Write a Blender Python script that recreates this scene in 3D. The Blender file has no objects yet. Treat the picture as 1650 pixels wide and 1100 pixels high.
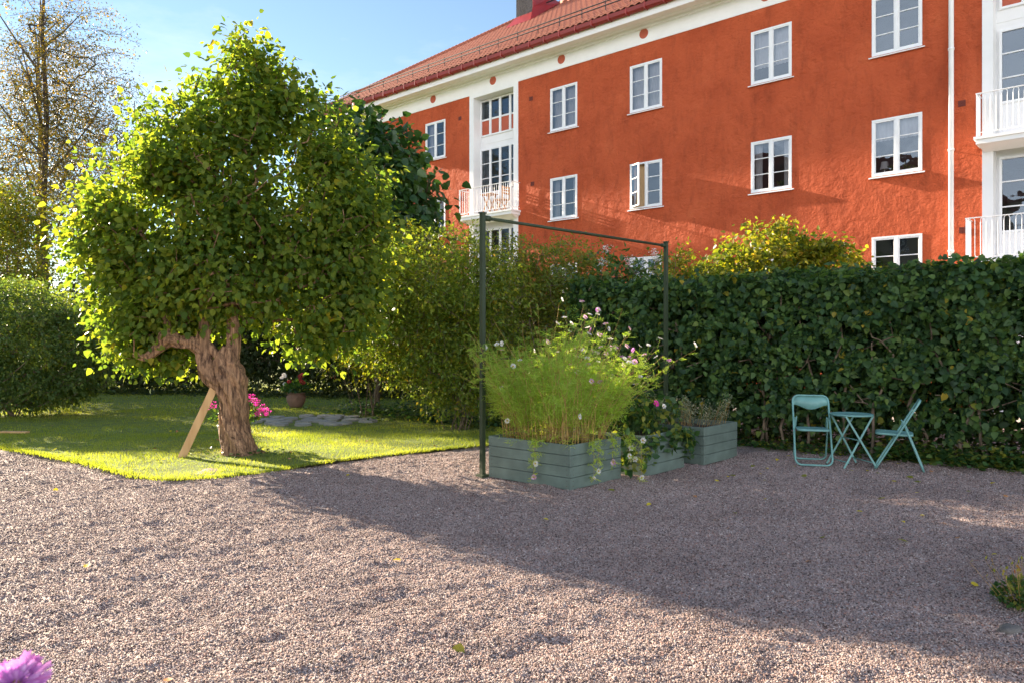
import bpy, math, random
import numpy as np
from mathutils import Vector, Matrix
R = math.radians
PI = math.pi
rng = np.random.default_rng(7)
random.seed(7)
C = bpy.context.scene.collection

# ------------------------------------------------------------------ camera, sky, sun, exposure
F_PX, HZ = 1200.0, 548.0          # focal length and horizon measured in the 1650 px photograph
EYE = 1.6
cd = bpy.data.cameras.new("camera"); cam = bpy.data.objects.new("camera", cd); C.objects.link(cam)
cam.location = (0, 0, EYE); cam.rotation_euler = (R(90), 0, 0)
cd.sensor_width = 36; cd.lens = F_PX / 1650 * 36; cd.shift_y = (HZ - 550) / 1650
cd.clip_start = 0.05; cd.clip_end = 2000
cd.dof.use_dof = True; cd.dof.focus_distance = 10; cd.dof.aperture_fstop = 7.1
bpy.context.scene.camera = cam

SUN_AZ, SUN_EL = 52.0, 19.5       # degrees left of straight ahead, above the horizon
world = bpy.data.worlds.new("World"); bpy.context.scene.world = world; world.use_nodes = True
nt = world.node_tree; nt.nodes.clear()
wo = nt.nodes.new("ShaderNodeOutputWorld"); bg = nt.nodes.new("ShaderNodeBackground")
sky = nt.nodes.new("ShaderNodeTexSky"); sky.sky_type = 'NISHITA'; sky.sun_disc = False
sky.sun_elevation = R(SUN_EL); sky.sun_rotation = R(-SUN_AZ)
sky.air_density = 1.0; sky.dust_density = 0.0; sky.ozone_density = 1.2; sky.altitude = 20
# thin high cloud: a little white mixed in by direction
tc = nt.nodes.new("ShaderNodeTexCoord"); mp = nt.nodes.new("ShaderNodeMapping"); mp.inputs['Scale'].default_value = (1, 1, 3.2)
nz = nt.nodes.new("ShaderNodeTexNoise"); nz.inputs['Scale'].default_value = 2.6; nz.inputs['Detail'].default_value = 7; nz.inputs['Roughness'].default_value = .6
rp = nt.nodes.new("ShaderNodeValToRGB"); rp.color_ramp.elements[0].position = .47; rp.color_ramp.elements[1].position = .95
rp.color_ramp.elements[1].color = (.75, .75, .75, 1)
mx = nt.nodes.new("ShaderNodeMixRGB"); mx.inputs[2].default_value = (6.2, 6.3, 6.6, 1)
nt.links.new(tc.outputs['Generated'], mp.inputs[0]); nt.links.new(mp.outputs[0], nz.inputs[0]); nt.links.new(nz.outputs[0], rp.inputs[0])
# low bright cloud bank added behind the camera, unseen, to light the shaded facade
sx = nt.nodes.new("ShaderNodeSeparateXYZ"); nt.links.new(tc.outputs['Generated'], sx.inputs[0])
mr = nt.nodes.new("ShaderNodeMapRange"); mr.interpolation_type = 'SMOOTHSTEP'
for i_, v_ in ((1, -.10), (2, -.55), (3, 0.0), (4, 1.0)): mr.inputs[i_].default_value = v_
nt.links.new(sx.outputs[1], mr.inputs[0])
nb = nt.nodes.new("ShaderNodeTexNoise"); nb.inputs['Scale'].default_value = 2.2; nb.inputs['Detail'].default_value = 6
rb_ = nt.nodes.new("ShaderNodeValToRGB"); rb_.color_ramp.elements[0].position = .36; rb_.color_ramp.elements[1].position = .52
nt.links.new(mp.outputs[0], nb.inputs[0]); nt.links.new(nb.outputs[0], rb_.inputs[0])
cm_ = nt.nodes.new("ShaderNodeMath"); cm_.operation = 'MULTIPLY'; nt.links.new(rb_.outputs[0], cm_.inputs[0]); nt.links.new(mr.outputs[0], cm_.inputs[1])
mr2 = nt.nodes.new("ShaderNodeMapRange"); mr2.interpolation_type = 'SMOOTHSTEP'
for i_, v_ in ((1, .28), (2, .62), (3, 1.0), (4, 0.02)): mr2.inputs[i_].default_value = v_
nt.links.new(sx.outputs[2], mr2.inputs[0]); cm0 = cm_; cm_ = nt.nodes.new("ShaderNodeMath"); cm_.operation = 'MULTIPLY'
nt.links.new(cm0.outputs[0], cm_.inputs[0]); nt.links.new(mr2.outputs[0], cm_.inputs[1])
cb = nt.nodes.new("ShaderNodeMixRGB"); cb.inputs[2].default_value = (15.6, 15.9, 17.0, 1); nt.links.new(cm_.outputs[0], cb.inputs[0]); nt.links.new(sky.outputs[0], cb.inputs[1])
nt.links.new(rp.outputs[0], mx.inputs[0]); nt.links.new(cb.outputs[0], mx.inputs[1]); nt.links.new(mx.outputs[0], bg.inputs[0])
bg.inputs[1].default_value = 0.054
nt.links.new(bg.outputs[0], wo.inputs[0])

sd = bpy.data.lights.new("sun", 'SUN'); sun = bpy.data.objects.new("sun", sd); C.objects.link(sun)
sd.energy = 5.0; sd.angle = R(0.55); sd.color = (1.0, 0.83, 0.62)
to_sun = Vector((-math.sin(R(SUN_AZ)) * math.cos(R(SUN_EL)), math.cos(R(SUN_AZ)) * math.cos(R(SUN_EL)), math.sin(R(SUN_EL))))
sun.rotation_euler = to_sun.to_track_quat('Z', 'Y').to_euler(); sun.location = (-20, 10, 20)

sc = bpy.context.scene
sc.view_settings.view_transform = 'Standard'; sc.view_settings.look = 'None'
sc.view_settings.exposure = 2.12; sc.view_settings.gamma = 1
sc.render.engine = 'CYCLES'
sc.cycles.use_denoising = True; sc.cycles.max_bounces = 6; sc.cycles.diffuse_bounces = 3; sc.cycles.glossy_bounces = 3
sc.cycles.transmission_bounces = 3; sc.cycles.transparent_max_bounces = 6; sc.cycles.caustics_reflective = False; sc.cycles.caustics_refractive = False
sc.cycles.sample_clamp_indirect = 6

def G(px, py):                    # foot of something on flat ground, metres, from where it meets the ground in the photo
    d = F_PX * EYE / (py - HZ)
    return ((px - 825) / F_PX * d, d)

# ------------------------------------------------------------------ helpers: objects
def tag(o, label=None, cat=None, group=None, kind=None):
    if label: o['label'] = label
    if cat: o['category'] = cat
    if group: o['group'] = group
    if kind: o['kind'] = kind
    return o
def empty(name, loc=(0, 0, 0), rz=0.0, label=None, cat=None, group=None):
    o = bpy.data.objects.new(name, None); C.objects.link(o)
    o.location = loc; o.rotation_euler = (0, 0, rz); o.empty_display_size = .2
    return tag(o, label, cat, group)
def np_mesh(name, V, Fs, mat, parent=None, smooth=False, rnd=None, midx=None):
    """V (n,3); Fs: one (m,k) index array or a list of them; rnd: per-face floats"""
    if not isinstance(Fs, (list, tuple)): Fs = [Fs]
    Fs = [np.asarray(f, dtype=np.int32) for f in Fs if len(f)]
    V = np.asarray(V, dtype=np.float32)
    me = bpy.data.meshes.new(name)
    nf = sum(len(f) for f in Fs); nl = sum(f.size for f in Fs)
    me.vertices.add(len(V)); me.vertices.foreach_set('co', V.ravel())
    me.loops.add(nl); me.polygons.add(nf)
    me.loops.foreach_set('vertex_index', np.concatenate([f.ravel() for f in Fs]))
    tot = np.concatenate([np.full(len(f), f.shape[1], dtype=np.int32) for f in Fs])
    st = np.concatenate([[0], np.cumsum(tot)[:-1]]).astype(np.int32)
    me.polygons.foreach_set('loop_start', st); me.polygons.foreach_set('loop_total', tot)
    if smooth: me.polygons.foreach_set('use_smooth', np.ones(nf, dtype=bool))
    for m in (mat if isinstance(mat, (list, tuple)) else [mat]): me.materials.append(m)
    if midx is not None: me.polygons.foreach_set('material_index', np.asarray(midx, dtype=np.int32))
    if rnd is not None:
        a = me.attributes.new('rnd', 'FLOAT', 'FACE'); a.data.foreach_set('value', np.asarray(rnd, dtype=np.float32))
    me.update(calc_edges=True); me.validate()
    o = bpy.data.objects.new(name, me); C.objects.link(o)
    if parent: o.parent = parent
    return o

class MB:
    """collects boxes, tubes, lathes into one mesh"""
    def __init__(s): s.v = []; s.f = []; s.m = []; s.sm = []; s.mi = 0; s.s = False
    def add(s, vs, fs):
        b = len(s.v); s.v += [tuple(v) for v in vs]
        for f in fs: s.f.append([b + i for i in f]); s.m.append(s.mi); s.sm.append(s.s)
        return s
    def box(s, x0, x1, y0, y1, z0, z1):
        vs = [(x, y, z) for z in (z0, z1) for y in (y0, y1) for x in (x0, x1)]
        return s.add(vs, [(0, 2, 3, 1), (4, 5, 7, 6), (0, 1, 5, 4), (2, 6, 7, 3), (0, 4, 6, 2), (1, 3, 7, 5)])
    def obox(s, p, ax, ay, az):   # oriented box centred at p with half-axis vectors
        p, ax, ay, az = map(Vector, (p, ax, ay, az))
        vs = [p + ax * i + ay * j + az * k for k in (-1, 1) for j in (-1, 1) for i in (-1, 1)]
        return s.add(vs, [(0, 2, 3, 1), (4, 5, 7, 6), (0, 1, 5, 4), (2, 6, 7, 3), (0, 4, 6, 2), (1, 3, 7, 5)])
    def tube(s, pts, r, k=8, closed=False, flat=1.0, caps=True):
        pts = [Vector(p) for p in pts]; n = len(pts)
        rr = r if isinstance(r, (list, tuple)) else [r] * n
        rings = []; up = None
        for i, p in enumerate(pts):
            if closed: t = (pts[(i + 1) % n] - pts[i - 1])
            else: t = pts[min(i + 1, n - 1)] - pts[max(i - 1, 0)]
            t.normalize()
            if up is None:
                up = Vector((0, 0, 1)) if abs(t.z) < .9 else Vector((1, 0, 0))
            up = (up - t * up.dot(t)); up.normalize(); sd_ = t.cross(up)
            rings.append([p + up * (math.cos(a) * rr[i] * flat) + sd_ * (math.sin(a) * rr[i]) for a in [2 * PI * j / k for j in range(k)]])
        vs = [v for ring in rings for v in ring]; fs = []
        for i in range(n if closed else n - 1):
            a, b = i * k, ((i + 1) % n) * k
            for j in range(k): fs.append((a + j, a + (j + 1) % k, b + (j + 1) % k, b + j))
        if not closed and caps: fs += [tuple(range(k))[::-1], tuple((n - 1) * k + j for j in range(k))]
        return s.add(vs, fs)
    def lathe(s, prof, c=(0, 0, 0), k=24):
        vs = []; fs = []
        for (r, z) in prof:
            vs += [(c[0] + r * math.cos(2 * PI * j / k), c[1] + r * math.sin(2 * PI * j / k), c[2] + z) for j in range(k)]
        for i in range(len(prof) - 1):
            for j in range(k): fs.append((i * k + j, i * k + (j + 1) % k, (i + 1) * k + (j + 1) % k, (i + 1) * k + j))
        return s.add(vs, fs)
    def build(s, name, mat, parent=None, bevel=0, loc=None):
        me = bpy.data.meshes.new(name); me.from_pydata(s.v, [], s.f)
        for m in (mat if isinstance(mat, (list, tuple)) else [mat]): me.materials.append(m)
        me.polygons.foreach_set('material_index', s.m); me.polygons.foreach_set('use_smooth', s.sm)
        me.update()
        o = bpy.data.objects.new(name, me); C.objects.link(o)
        if parent: o.parent = parent
        if loc: o.location = loc
        if bevel:
            b = o.modifiers.new('bevel', 'BEVEL'); b.width = bevel; b.segments = 2; b.limit_method = 'ANGLE'
        return o

# ------------------------------------------------------------------ helpers: noise in numpy
_NG = rng.random((8, 256, 256))
def vnoise(x, y, seed=0):
    g = _NG[seed % 8]; xi = np.floor(x).astype(int); yi = np.floor(y).astype(int)
    fx = x - xi; fy = y - yi; fx = fx * fx * (3 - 2 * fx); fy = fy * fy * (3 - 2 * fy)
    a = g[yi % 256, xi % 256]; b = g[yi % 256, (xi + 1) % 256]; c = g[(yi + 1) % 256, xi % 256]; d = g[(yi + 1) % 256, (xi + 1) % 256]
    return (a * (1 - fx) + b * fx) * (1 - fy) + (c * (1 - fx) + d * fx) * fy - .5
def gravel_z(x, y):
    x = np.asarray(x, float); y = np.asarray(y, float)
    z = .034 * vnoise(x / .9, y / .9, 1) + .026 * vnoise(x / .26 + y * .8, y / .2, 2) + .022 * vnoise(x / .11, y / .085, 3) + .008 * vnoise(x / .045, y / .04, 4)
    d = vnoise(x / .31 + 9, y / .21 + 3, 5)
    z -= .035 * np.clip(d - .27, 0, 1) * 3
    return z - .004

# ------------------------------------------------------------------ materials
def new_mat(name):
    m = bpy.data.materials.new(name); m.use_nodes = True
    b = m.node_tree.nodes['Principled BSDF']; return m, m.node_tree, b
def N(t, typ, **kw):
    n = t.nodes.new(typ)
    for k, v in kw.items(): setattr(n, k, v)
    return n
def ramp(t, stops):
    r = t.nodes.new("ShaderNodeValToRGB"); cr = r.color_ramp
    while len(cr.elements) > 1: cr.elements.remove(cr.elements[-1])
    cr.elements[0].position = stops[0][0]; cr.elements[0].color = (*stops[0][1], 1)
    for p, c in stops[1:]:
        e = cr.elements.new(p); e.color = (*c, 1)
    return r
def noise(t, scale, detail=5, rough=.55, coord='Object', scl=None):
    c = t.nodes.new("ShaderNodeTexCoord"); n = t.nodes.new("ShaderNodeTexNoise")
    n.inputs['Scale'].default_value = scale; n.inputs['Detail'].default_value = detail; n.inputs['Roughness'].default_value = rough
    if scl:
        m = t.nodes.new("ShaderNodeMapping"); m.inputs['Scale'].default_value = scl
        t.links.new(c.outputs[coord], m.inputs[0]); t.links.new(m.outputs[0], n.inputs[0])
    else: t.links.new(c.outputs[coord], n.inputs[0])
    return n
def bump(t, b, src, dist, strength=1.0, prev=None):
    n = t.nodes.new("ShaderNodeBump"); n.inputs['Distance'].default_value = dist; n.inputs['Strength'].default_value = strength
    t.links.new(src, n.inputs['Height'])
    if prev: t.links.new(prev.outputs[0], n.inputs['Normal'])
    t.links.new(n.outputs[0], b.inputs['Normal']); return n
def paint(name, col, rough=.5, var=.12, scale=6, bmp=.0006, metallic=0, wear=None):
    m, t, b = new_mat(name)
    n = noise(t, scale, 6)
    d = tuple(c * (1 - var) for c in col); l = tuple(min(1, c * (1 + var)) for c in col)
    r = ramp(t, [(.3, d), (.7, l)]); t.links.new(n.outputs[0], r.inputs[0])
    out = r.outputs[0]
    if wear:
        n3 = noise(t, scale * 5, 6, .7); r3 = ramp(t, [(.66, (0, 0, 0)), (.72, (1, 1, 1))]); t.links.new(n3.outputs[0], r3.inputs[0])
        mx_ = N(t, "ShaderNodeMixRGB"); mx_.inputs[2].default_value = (*wear, 1)
        t.links.new(r3.outputs[0], mx_.inputs[0]); t.links.new(out, mx_.inputs[1]); out = mx_.outputs[0]
    t.links.new(out, b.inputs['Base Color'])
    b.inputs['Roughness'].default_value = rough; b.inputs['Metallic'].default_value = metallic
    if wear and name.startswith('grey_green'):
        n2 = noise(t, 9, 8, .7, scl=(.35, .35, 5)); bump(t, b, n2.outputs[0], .004, .8); bmp = 0
    if bmp:
        n2 = noise(t, scale * 8, 4); bump(t, b, n2.outputs[0], bmp)
    return m
def leaf_mat(name, stops, trans=.5, tint=(1.35, 1.25, .45), rough=.42, spec=.4):
    m, t, b = new_mat(name)
    a = N(t, "ShaderNodeAttribute", attribute_name='rnd')
    r = ramp(t, stops); t.links.new(a.outputs['Fac'], r.inputs[0])
    t.links.new(r.outputs[0], b.inputs['Base Color'])
    b.inputs['Roughness'].default_value = rough; b.inputs['Specular IOR Level'].default_value = spec
    tr = N(t, "ShaderNodeBsdfTranslucent"); ml = N(t, "ShaderNodeMixRGB", blend_type='MULTIPLY'); ml.inputs[0].default_value = 1
    ml.inputs[2].default_value = (*[x * 1.35 for x in tint], 1)
    t.links.new(r.outputs[0], ml.inputs[1]); t.links.new(ml.outputs[0], tr.inputs[0])
    mx_ = N(t, "ShaderNodeMixShader"); mx_.inputs[0].default_value = trans
    t.links.new(b.outputs[0], mx_.inputs[1]); t.links.new(tr.outputs[0], mx_.inputs[2])
    t.links.new(mx_.outputs[0], t.nodes['Material Output'].inputs[0])
    return m
def bark_mat(name, dark, light, scale=14, bmp=.02, stretch=.22):
    m, t, b = new_mat(name)
    n = noise(t, scale, 8, .65, scl=(1, 1, stretch)); r = ramp(t, [(.36, dark), (.5, tuple((a + c) / 2 for a, c in zip(dark, light))), (.64, light)])
    t.links.new(n.outputs[0], r.inputs[0]); t.links.new(r.outputs[0], b.inputs['Base Color']); b.inputs['Roughness'].default_value = .85
    bump(t, b, n.outputs[0], bmp); return m

M = {}
# facade render: uneven lime render in an iron red
m, t, b = new_mat('red_render')
n1 = noise(t, .8, 8, .62); n2 = noise(t, 3.5, 6, .6); n4 = noise(t, 3.2, 9, .74, scl=(1, 1, .28))
r1 = ramp(t, [(.28, (.40, .072, .028)), (.45, (.49, .094, .036)), (.6, (.54, .108, .042)), (.75, (.61, .145, .060))]); t.links.new(n1.outputs[0], r1.inputs[0])
r2 = ramp(t, [(.35, (.74, .74, .76)), (.5, (1, 1, 1)), (.75, (1.06, 1.05, 1.05))]); t.links.new(n4.outputs[0], r2.inputs[0])
mm = N(t, "ShaderNodeMixRGB", blend_type='MULTIPLY'); mm.inputs[0].default_value = .85
t.links.new(r1.outputs[0], mm.inputs[1]); t.links.new(r2.outputs[0], mm.inputs[2]); t.links.new(mm.outputs[0], b.inputs['Base Color'])
b.inputs['Roughness'].default_value = .9; b.inputs['Specular IOR Level'].default_value = .2
n3 = noise(t, 14, 6, .65)
bp = bump(t, b, n2.outputs[0], .11, 1.0); bp2 = bump(t, b, n3.outputs[0], .010, .9, bp)
M['render'] = m
M['white_wall'] = paint('white_render', (.88, .87, .87), .8, .04, 2, .002)
M['white'] = paint('white_paint', (.86, .86, .87), .45, .03, 5, .0003)
M['red_panel'] = paint('red_panel', (.46, .09, .04), .6, .1, 4, .001)
M['red_metal'] = paint('red_sheet_metal', (.26, .018, .016), .4, .15, 2, .001)
M['dark_metal'] = paint('dark_metal', (.035, .035, .04), .95, .3, 5)
M['grey_plaster'] = paint('grey_plaster', (.022, .022, .03), .9, .5, 3, .02)
M['room'] = paint('room_wall', (.06, .058, .06), .8, .2, 2, 0)
M['curtain'] = paint('curtain', (.42, .42, .45), .9, .1, 3, 0)
M['peach'] = paint('peach_curtain', (.75, .50, .28), .9, .1, 3, 0)
m, t, b = new_mat('window_glass')
gl = N(t, "ShaderNodeBsdfGlossy"); gl.inputs['Roughness'].default_value = .015; gl.inputs['Color'].default_value = (.72, .86, 1, 1)
tr = N(t, "ShaderNodeBsdfTransparent"); fr = N(t, "ShaderNodeFresnel"); fr.inputs['IOR'].default_value = 1.9
nw = noise(t, 1.6, 2); bpn = N(t, "ShaderNodeBump"); bpn.inputs['Distance'].default_value = .02; bpn.inputs['Strength'].default_value = .25
t.links.new(nw.outputs[0], bpn.inputs['Height']); t.links.new(bpn.outputs[0], gl.inputs['Normal'])
ms = N(t, "ShaderNodeMixShader"); t.links.new(fr.outputs[0], ms.inputs[0]); t.links.new(tr.outputs[0], ms.inputs[1]); t.links.new(gl.outputs[0], ms.inputs[2])
t.links.new(ms.outputs[0], t.nodes['Material Output'].inputs[0]); M['glass'] = m
# clay roof tiles
m, t, b = new_mat('clay_tiles')
n = noise(t, 3, 4); n2 = noise(t, 40, 3); r = ramp(t, [(.3, (.24, .065, .035)), (.5, (.36, .11, .062)), (.7, (.46, .18, .11))])
t.links.new(n2.outputs[0], r.inputs[0]); t.links.new(r.outputs[0], b.inputs['Base Color']); b.inputs['Roughness'].default_value = .75; M['tiles'] = m
# gravel
def gravel_material(name, ground):
    m, t, b = new_mat(name)
    if ground:
        c = N(t, "ShaderNodeTexCoord"); v = N(t, "ShaderNodeTexVoronoi"); v.inputs['Scale'].default_value = 95
        t.links.new(c.outputs['Object'], v.inputs['Vector'])
        s = N(t, "ShaderNodeSeparateColor"); t.links.new(v.outputs['Color'], s.inputs[0]); src = s.outputs[0]
        inv = N(t, "ShaderNodeMath", operation='SUBTRACT'); inv.inputs[0].default_value = .6; t.links.new(v.outputs['Distance'], inv.inputs[1])
        bump(t, b, inv.outputs[0], .009, 1.0)
    else:
        a = N(t, "ShaderNodeAttribute", attribute_name='rnd'); src = a.outputs['Fac']
    r = ramp(t, [(0, (.06, .047, .045)), (.15, (.18, .122, .105)), (.35, (.31, .235, .215)), (.55, (.35, .29, .275)), (.75, (.46, .385, .36)), (.9, (.37, .21, .17)), (1, (.64, .59, .56))])
    t.links.new(src, r.inputs[0])
    n = noise(t, .7, 5, .6); r2 = ramp(t, [(.3, (.80, .77, .76)), (.5, (.97, .96, .95)), (.7, (1.06, 1.05, 1.04))]); t.links.new(n.outputs[0], r2.inputs[0])
    mm = N(t, "ShaderNodeMixRGB", blend_type='MULTIPLY'); mm.inputs[0].default_value = 1
    t.links.new(r.outputs[0], mm.inputs[1]); t.links.new(r2.outputs[0], mm.inputs[2]); t.links.new(mm.outputs[0], b.inputs['Base Color'])
    b.inputs['Roughness'].default_value = .75; b.inputs['Specular IOR Level'].default_value = .3
    return m
M['gravel'] = gravel_material('gravel', True); M['pebble'] = gravel_material('pebble', False)
M['soil'] = paint('soil', (.075, .05, .033), .95, .5, 9, .02)
M['turf'] = paint('turf', (.14, .19, .03), .95, .35, 5, .02)
M['asphalt'] = paint('pale_path', (.42, .38, .34), .85, .15, 3, .004)
M['flag'] = paint('flagstone', (.30, .30, .29), .8, .3, 5, .006)
M['green_box'] = paint('grey_green_paint', (.135, .18, .150), .5, .22, 5, .0012, wear=(.16, .17, .14))
M['post'] = paint('green_rusty_steel', (.026, .042, .018), .6, .3, 4, .001, wear=(.09, .035, .015))
M['teal'] = paint('turquoise_paint', (.165, .35, .32), .45, .12, 8, .0005, wear=(.30, .42, .38))
M['new_wood'] = bark_mat('new_wood', (.46, .26, .11), (.66, .42, .20), 6, .001, .08)
M['bark_lilac'] = bark_mat('lilac_bark', (.07, .032, .018), (.52, .30, .165), 26, .06, .12)
M['bark'] = bark_mat('grey_bark', (.08, .055, .035), (.27, .20, .135), 18, .01)
M['bark_birch'] = bark_mat('birch_bark', (.03, .022, .018), (.13, .10, .08), 9, .01, 1.0)
M['stem'] = bark_mat('dry_stems', (.24, .13, .04), (.58, .38, .12), 30, .001)
M['terracotta'] = paint('terracotta', (.27, .155, .115), .8, .25, 7, .004)
M['stone'] = paint('grey_stone', (.15, .135, .12), .85, .3, 9, .01)
M['pot_grey'] = paint('grey_pot', (.15, .16, .15), .6, .2, 6, .001)
M['chair_wood'] = paint('oiled_wood', (.42, .19, .07), .5, .2, 8, .001)
M['screw'] = paint('rusty_screw', (.10, .06, .04), .6, .3, 20, 0)
M['vent'] = paint('vent_grille', (.15, .03, .02), .8, .2, 5)
M['leaf_lilac'] = leaf_mat('lilac_leaves', [(0, (.045, .10, .026)), (.4, (.115, .19, .036)), (.8, (.225, .275, .042)), (.93, (.27, .27, .03)), (1, (.46, .34, .03))], .6, spec=.22)
M['leaf_dark'] = leaf_mat('dark_big_leaves', [(0, (.025, .065, .026)), (.6, (.050, .118, .034)), (.93, (.10, .18, .04)), (1, (.30, .28, .04))], .42, (1.3, 1.3, .45), .33, .5)
M['leaf_hedge'] = leaf_mat('hedge_leaves', [(0, (.022, .058, .026)), (.5, (.055, .115, .038)), (.93, (.12, .20, .048)), (.988, (.16, .22, .045)), (1, (.42, .30, .03))], .38, (1.3, 1.35, .5), .48, .3)
M['leaf_yellow'] = leaf_mat('yellow_green_leaves', [(0, (.07, .135, .028)), (.5, (.165, .235, .038)), (.85, (.31, .33, .045)), (1, (.42, .26, .05))], .58)
M['leaf_gold'] = leaf_mat('gold_leaves', [(0, (.06, .11, .018)), (.5, (.16, .20, .025)), (.85, (.34, .30, .03)), (1, (.42, .24, .03))], .55)
M['leaf_bush'] = leaf_mat('round_bush_leaves', [(0, (.06, .12, .045)), (.6, (.13, .20, .055)), (.95, (.25, .28, .05)), (1, (.35, .24, .05))], .52)
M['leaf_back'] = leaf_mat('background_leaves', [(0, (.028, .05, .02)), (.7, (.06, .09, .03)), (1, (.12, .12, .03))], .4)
M['leaf_birch'] = leaf_mat('birch_leaves', [(0, (.035, .045, .016)), (.5, (.08, .075, .02)), (.75, (.22, .16, .03)), (1, (.42, .25, .04))], .42)
M['leaf_red'] = leaf_mat('reddish_leaves', [(0, (.08, .14, .03)), (.6, (.20, .25, .042)), (.88, (.34, .30, .055)), (1, (.34, .10, .06))], .55)
M['leaf_cosmos'] = leaf_mat('cosmos_foliage', [(0, (.18, .32, .06)), (.6, (.36, .50, .09)), (1, (.60, .60, .11))], .55)
M['leaf_bed'] = leaf_mat('bed_leaves', [(0, (.03, .08, .025)), (.6, (.07, .15, .04)), (1, (.26, .26, .04))], .45)
M['leaf_silver'] = leaf_mat('grey_herb_leaves', [(0, (.10, .13, .07)), (.6, (.22, .25, .15)), (1, (.42, .42, .26))], .4, (1.1, 1.1, .7))
M['grass'] = leaf_mat('grass_blades', [(0, (.15, .22, .028)), (.6, (.28, .345, .05)), (1, (.44, .42, .10))], .55, (1.3, 1.2, .45), .5)
M['petal_pink'] = leaf_mat('pink_petals', [(0, (.56, .26, .44)), (.6, (.72, .46, .62)), (1, (.80, .64, .74))], .4, (1, .9, 1))
M['petal_white'] = leaf_mat('white_petals', [(0, (.72, .70, .68)), (1, (.82, .78, .80))], .4, (1, 1, .95))
M['petal_magenta'] = leaf_mat('magenta_petals', [(0, (.48, .02, .25)), (1, (.72, .07, .42))], .4, (1, .8, 1))
M['petal_lilac'] = leaf_mat('lilac_petals', [(0, (.50, .18, .50)), (1, (.72, .42, .70))], .4, (1, .85, 1))
M['petal_yellow'] = leaf_mat('yellow_petals', [(0, (.62, .45, .02)), (1, (.75, .6, .05))], .4, (1, 1, .6))
M['petal_red'] = leaf_mat('dark_red_petals', [(0, (.25, .02, .03)), (1, (.5, .08, .08))], .4, (1, .8, .8))
M['disc'] = paint('flower_disc', (.55, .33, .03), .8, .2, 60, 0)

# ------------------------------------------------------------------ helpers: foliage
def unit(a): return a / np.maximum(np.linalg.norm(a, axis=-1, keepdims=True), 1e-9)
HEART = (np.array([(0, 0, 0), (.40, .18, .07), (.34, .62, .05), (0, 1.08, -.10), (-.34, .62, .05), (-.40, .18, .07)], float), np.array([(0, 1, 2, 3), (0, 3, 4, 5)]))
OVAL = (np.array([(0, 0, 0), (.26, .5, .05), (0, 1.0, -.06), (-.26, .5, .05)], float), np.array([(0, 1, 2, 3)]))
PETAL = (np.array([(0, 0, 0), (.32, .55, .04), (.26, .95, .02), (0, .88, 0), (-.26, .95, .02), (-.32, .55, .04)], float), np.array([(0, 1, 2, 3), (0, 3, 4, 5)]))
def leaf_geo(P, T, Nn, S, tmpl):
    T = unit(T); B = unit(np.cross(T, Nn)); Nn = np.cross(B, T)
    tv, tf = tmpl; n = len(P); S = np.broadcast_to(np.asarray(S, float).ravel(), n).reshape(n, 1, 1)
    V = P[:, None, :] + S * (tv[None, :, 0:1] * B[:, None, :] + tv[None, :, 1:2] * T[:, None, :] + tv[None, :, 2:3] * Nn[:, None, :])
    Fi = tf[None] + (np.arange(n) * len(tv))[:, None, None]
    return V.reshape(-1, 3), Fi.reshape(-1, tf.shape[1]), len(tf)
def cones(P0, P1, r0, r1, k=5):
    P0 = np.asarray(P0, float); P1 = np.asarray(P1, float); n = len(P0)
    T = unit(P1 - P0); ref = np.where(np.abs(T[:, 2:3]) < .9, [[0, 0, 1.]], [[1., 0, 0]]); A = unit(np.cross(T, ref)); B = np.cross(T, A)
    an = np.arange(k) * 2 * PI / k; ca, sa = np.cos(an)[None, :, None], np.sin(an)[None, :, None]
    dirs = A[:, None] * ca + B[:, None] * sa
    r0 = np.broadcast_to(r0, n).reshape(n, 1, 1); r1 = np.broadcast_to(r1, n).reshape(n, 1, 1)
    V = np.concatenate([P0[:, None] + dirs * r0, P1[:, None] + dirs * r1], 1).reshape(-1, 3)
    j = np.arange(k); q = np.stack([j, (j + 1) % k, k + (j + 1) % k, k + j], 1)
    return V, (q[None] + (np.arange(n) * 2 * k)[:, None, None]).reshape(-1, 4)
def in_ell(n, ells, shell=.45):
    """points in a union of ellipsoids, biased to the outer shell"""
    w = np.array([(e[3] * e[4] * e[5]) ** (2 / 3) for e in ells]); w /= w.sum()
    out = []
    while len(out) < n:
        e = ells[rng.choice(len(ells), p=w)]
        d = unit(rng.normal(size=3)); r = (shell + (1 - shell) * rng.random()) if rng.random() < .8 else rng.random() ** .5
        p = np.array(e[:3]) + d * r * np.array(e[3:])
        if p[2] < .05: continue
        inside = False
        for o in ells:
            if o is e: continue
            q = (p - np.array(o[:3])) / np.array(o[3:])
            if (q * q).sum() < shell * shell * .8: inside = True
        if inside and rng.random() < .75: continue
        out.append(p)
    return np.array(out)
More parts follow.
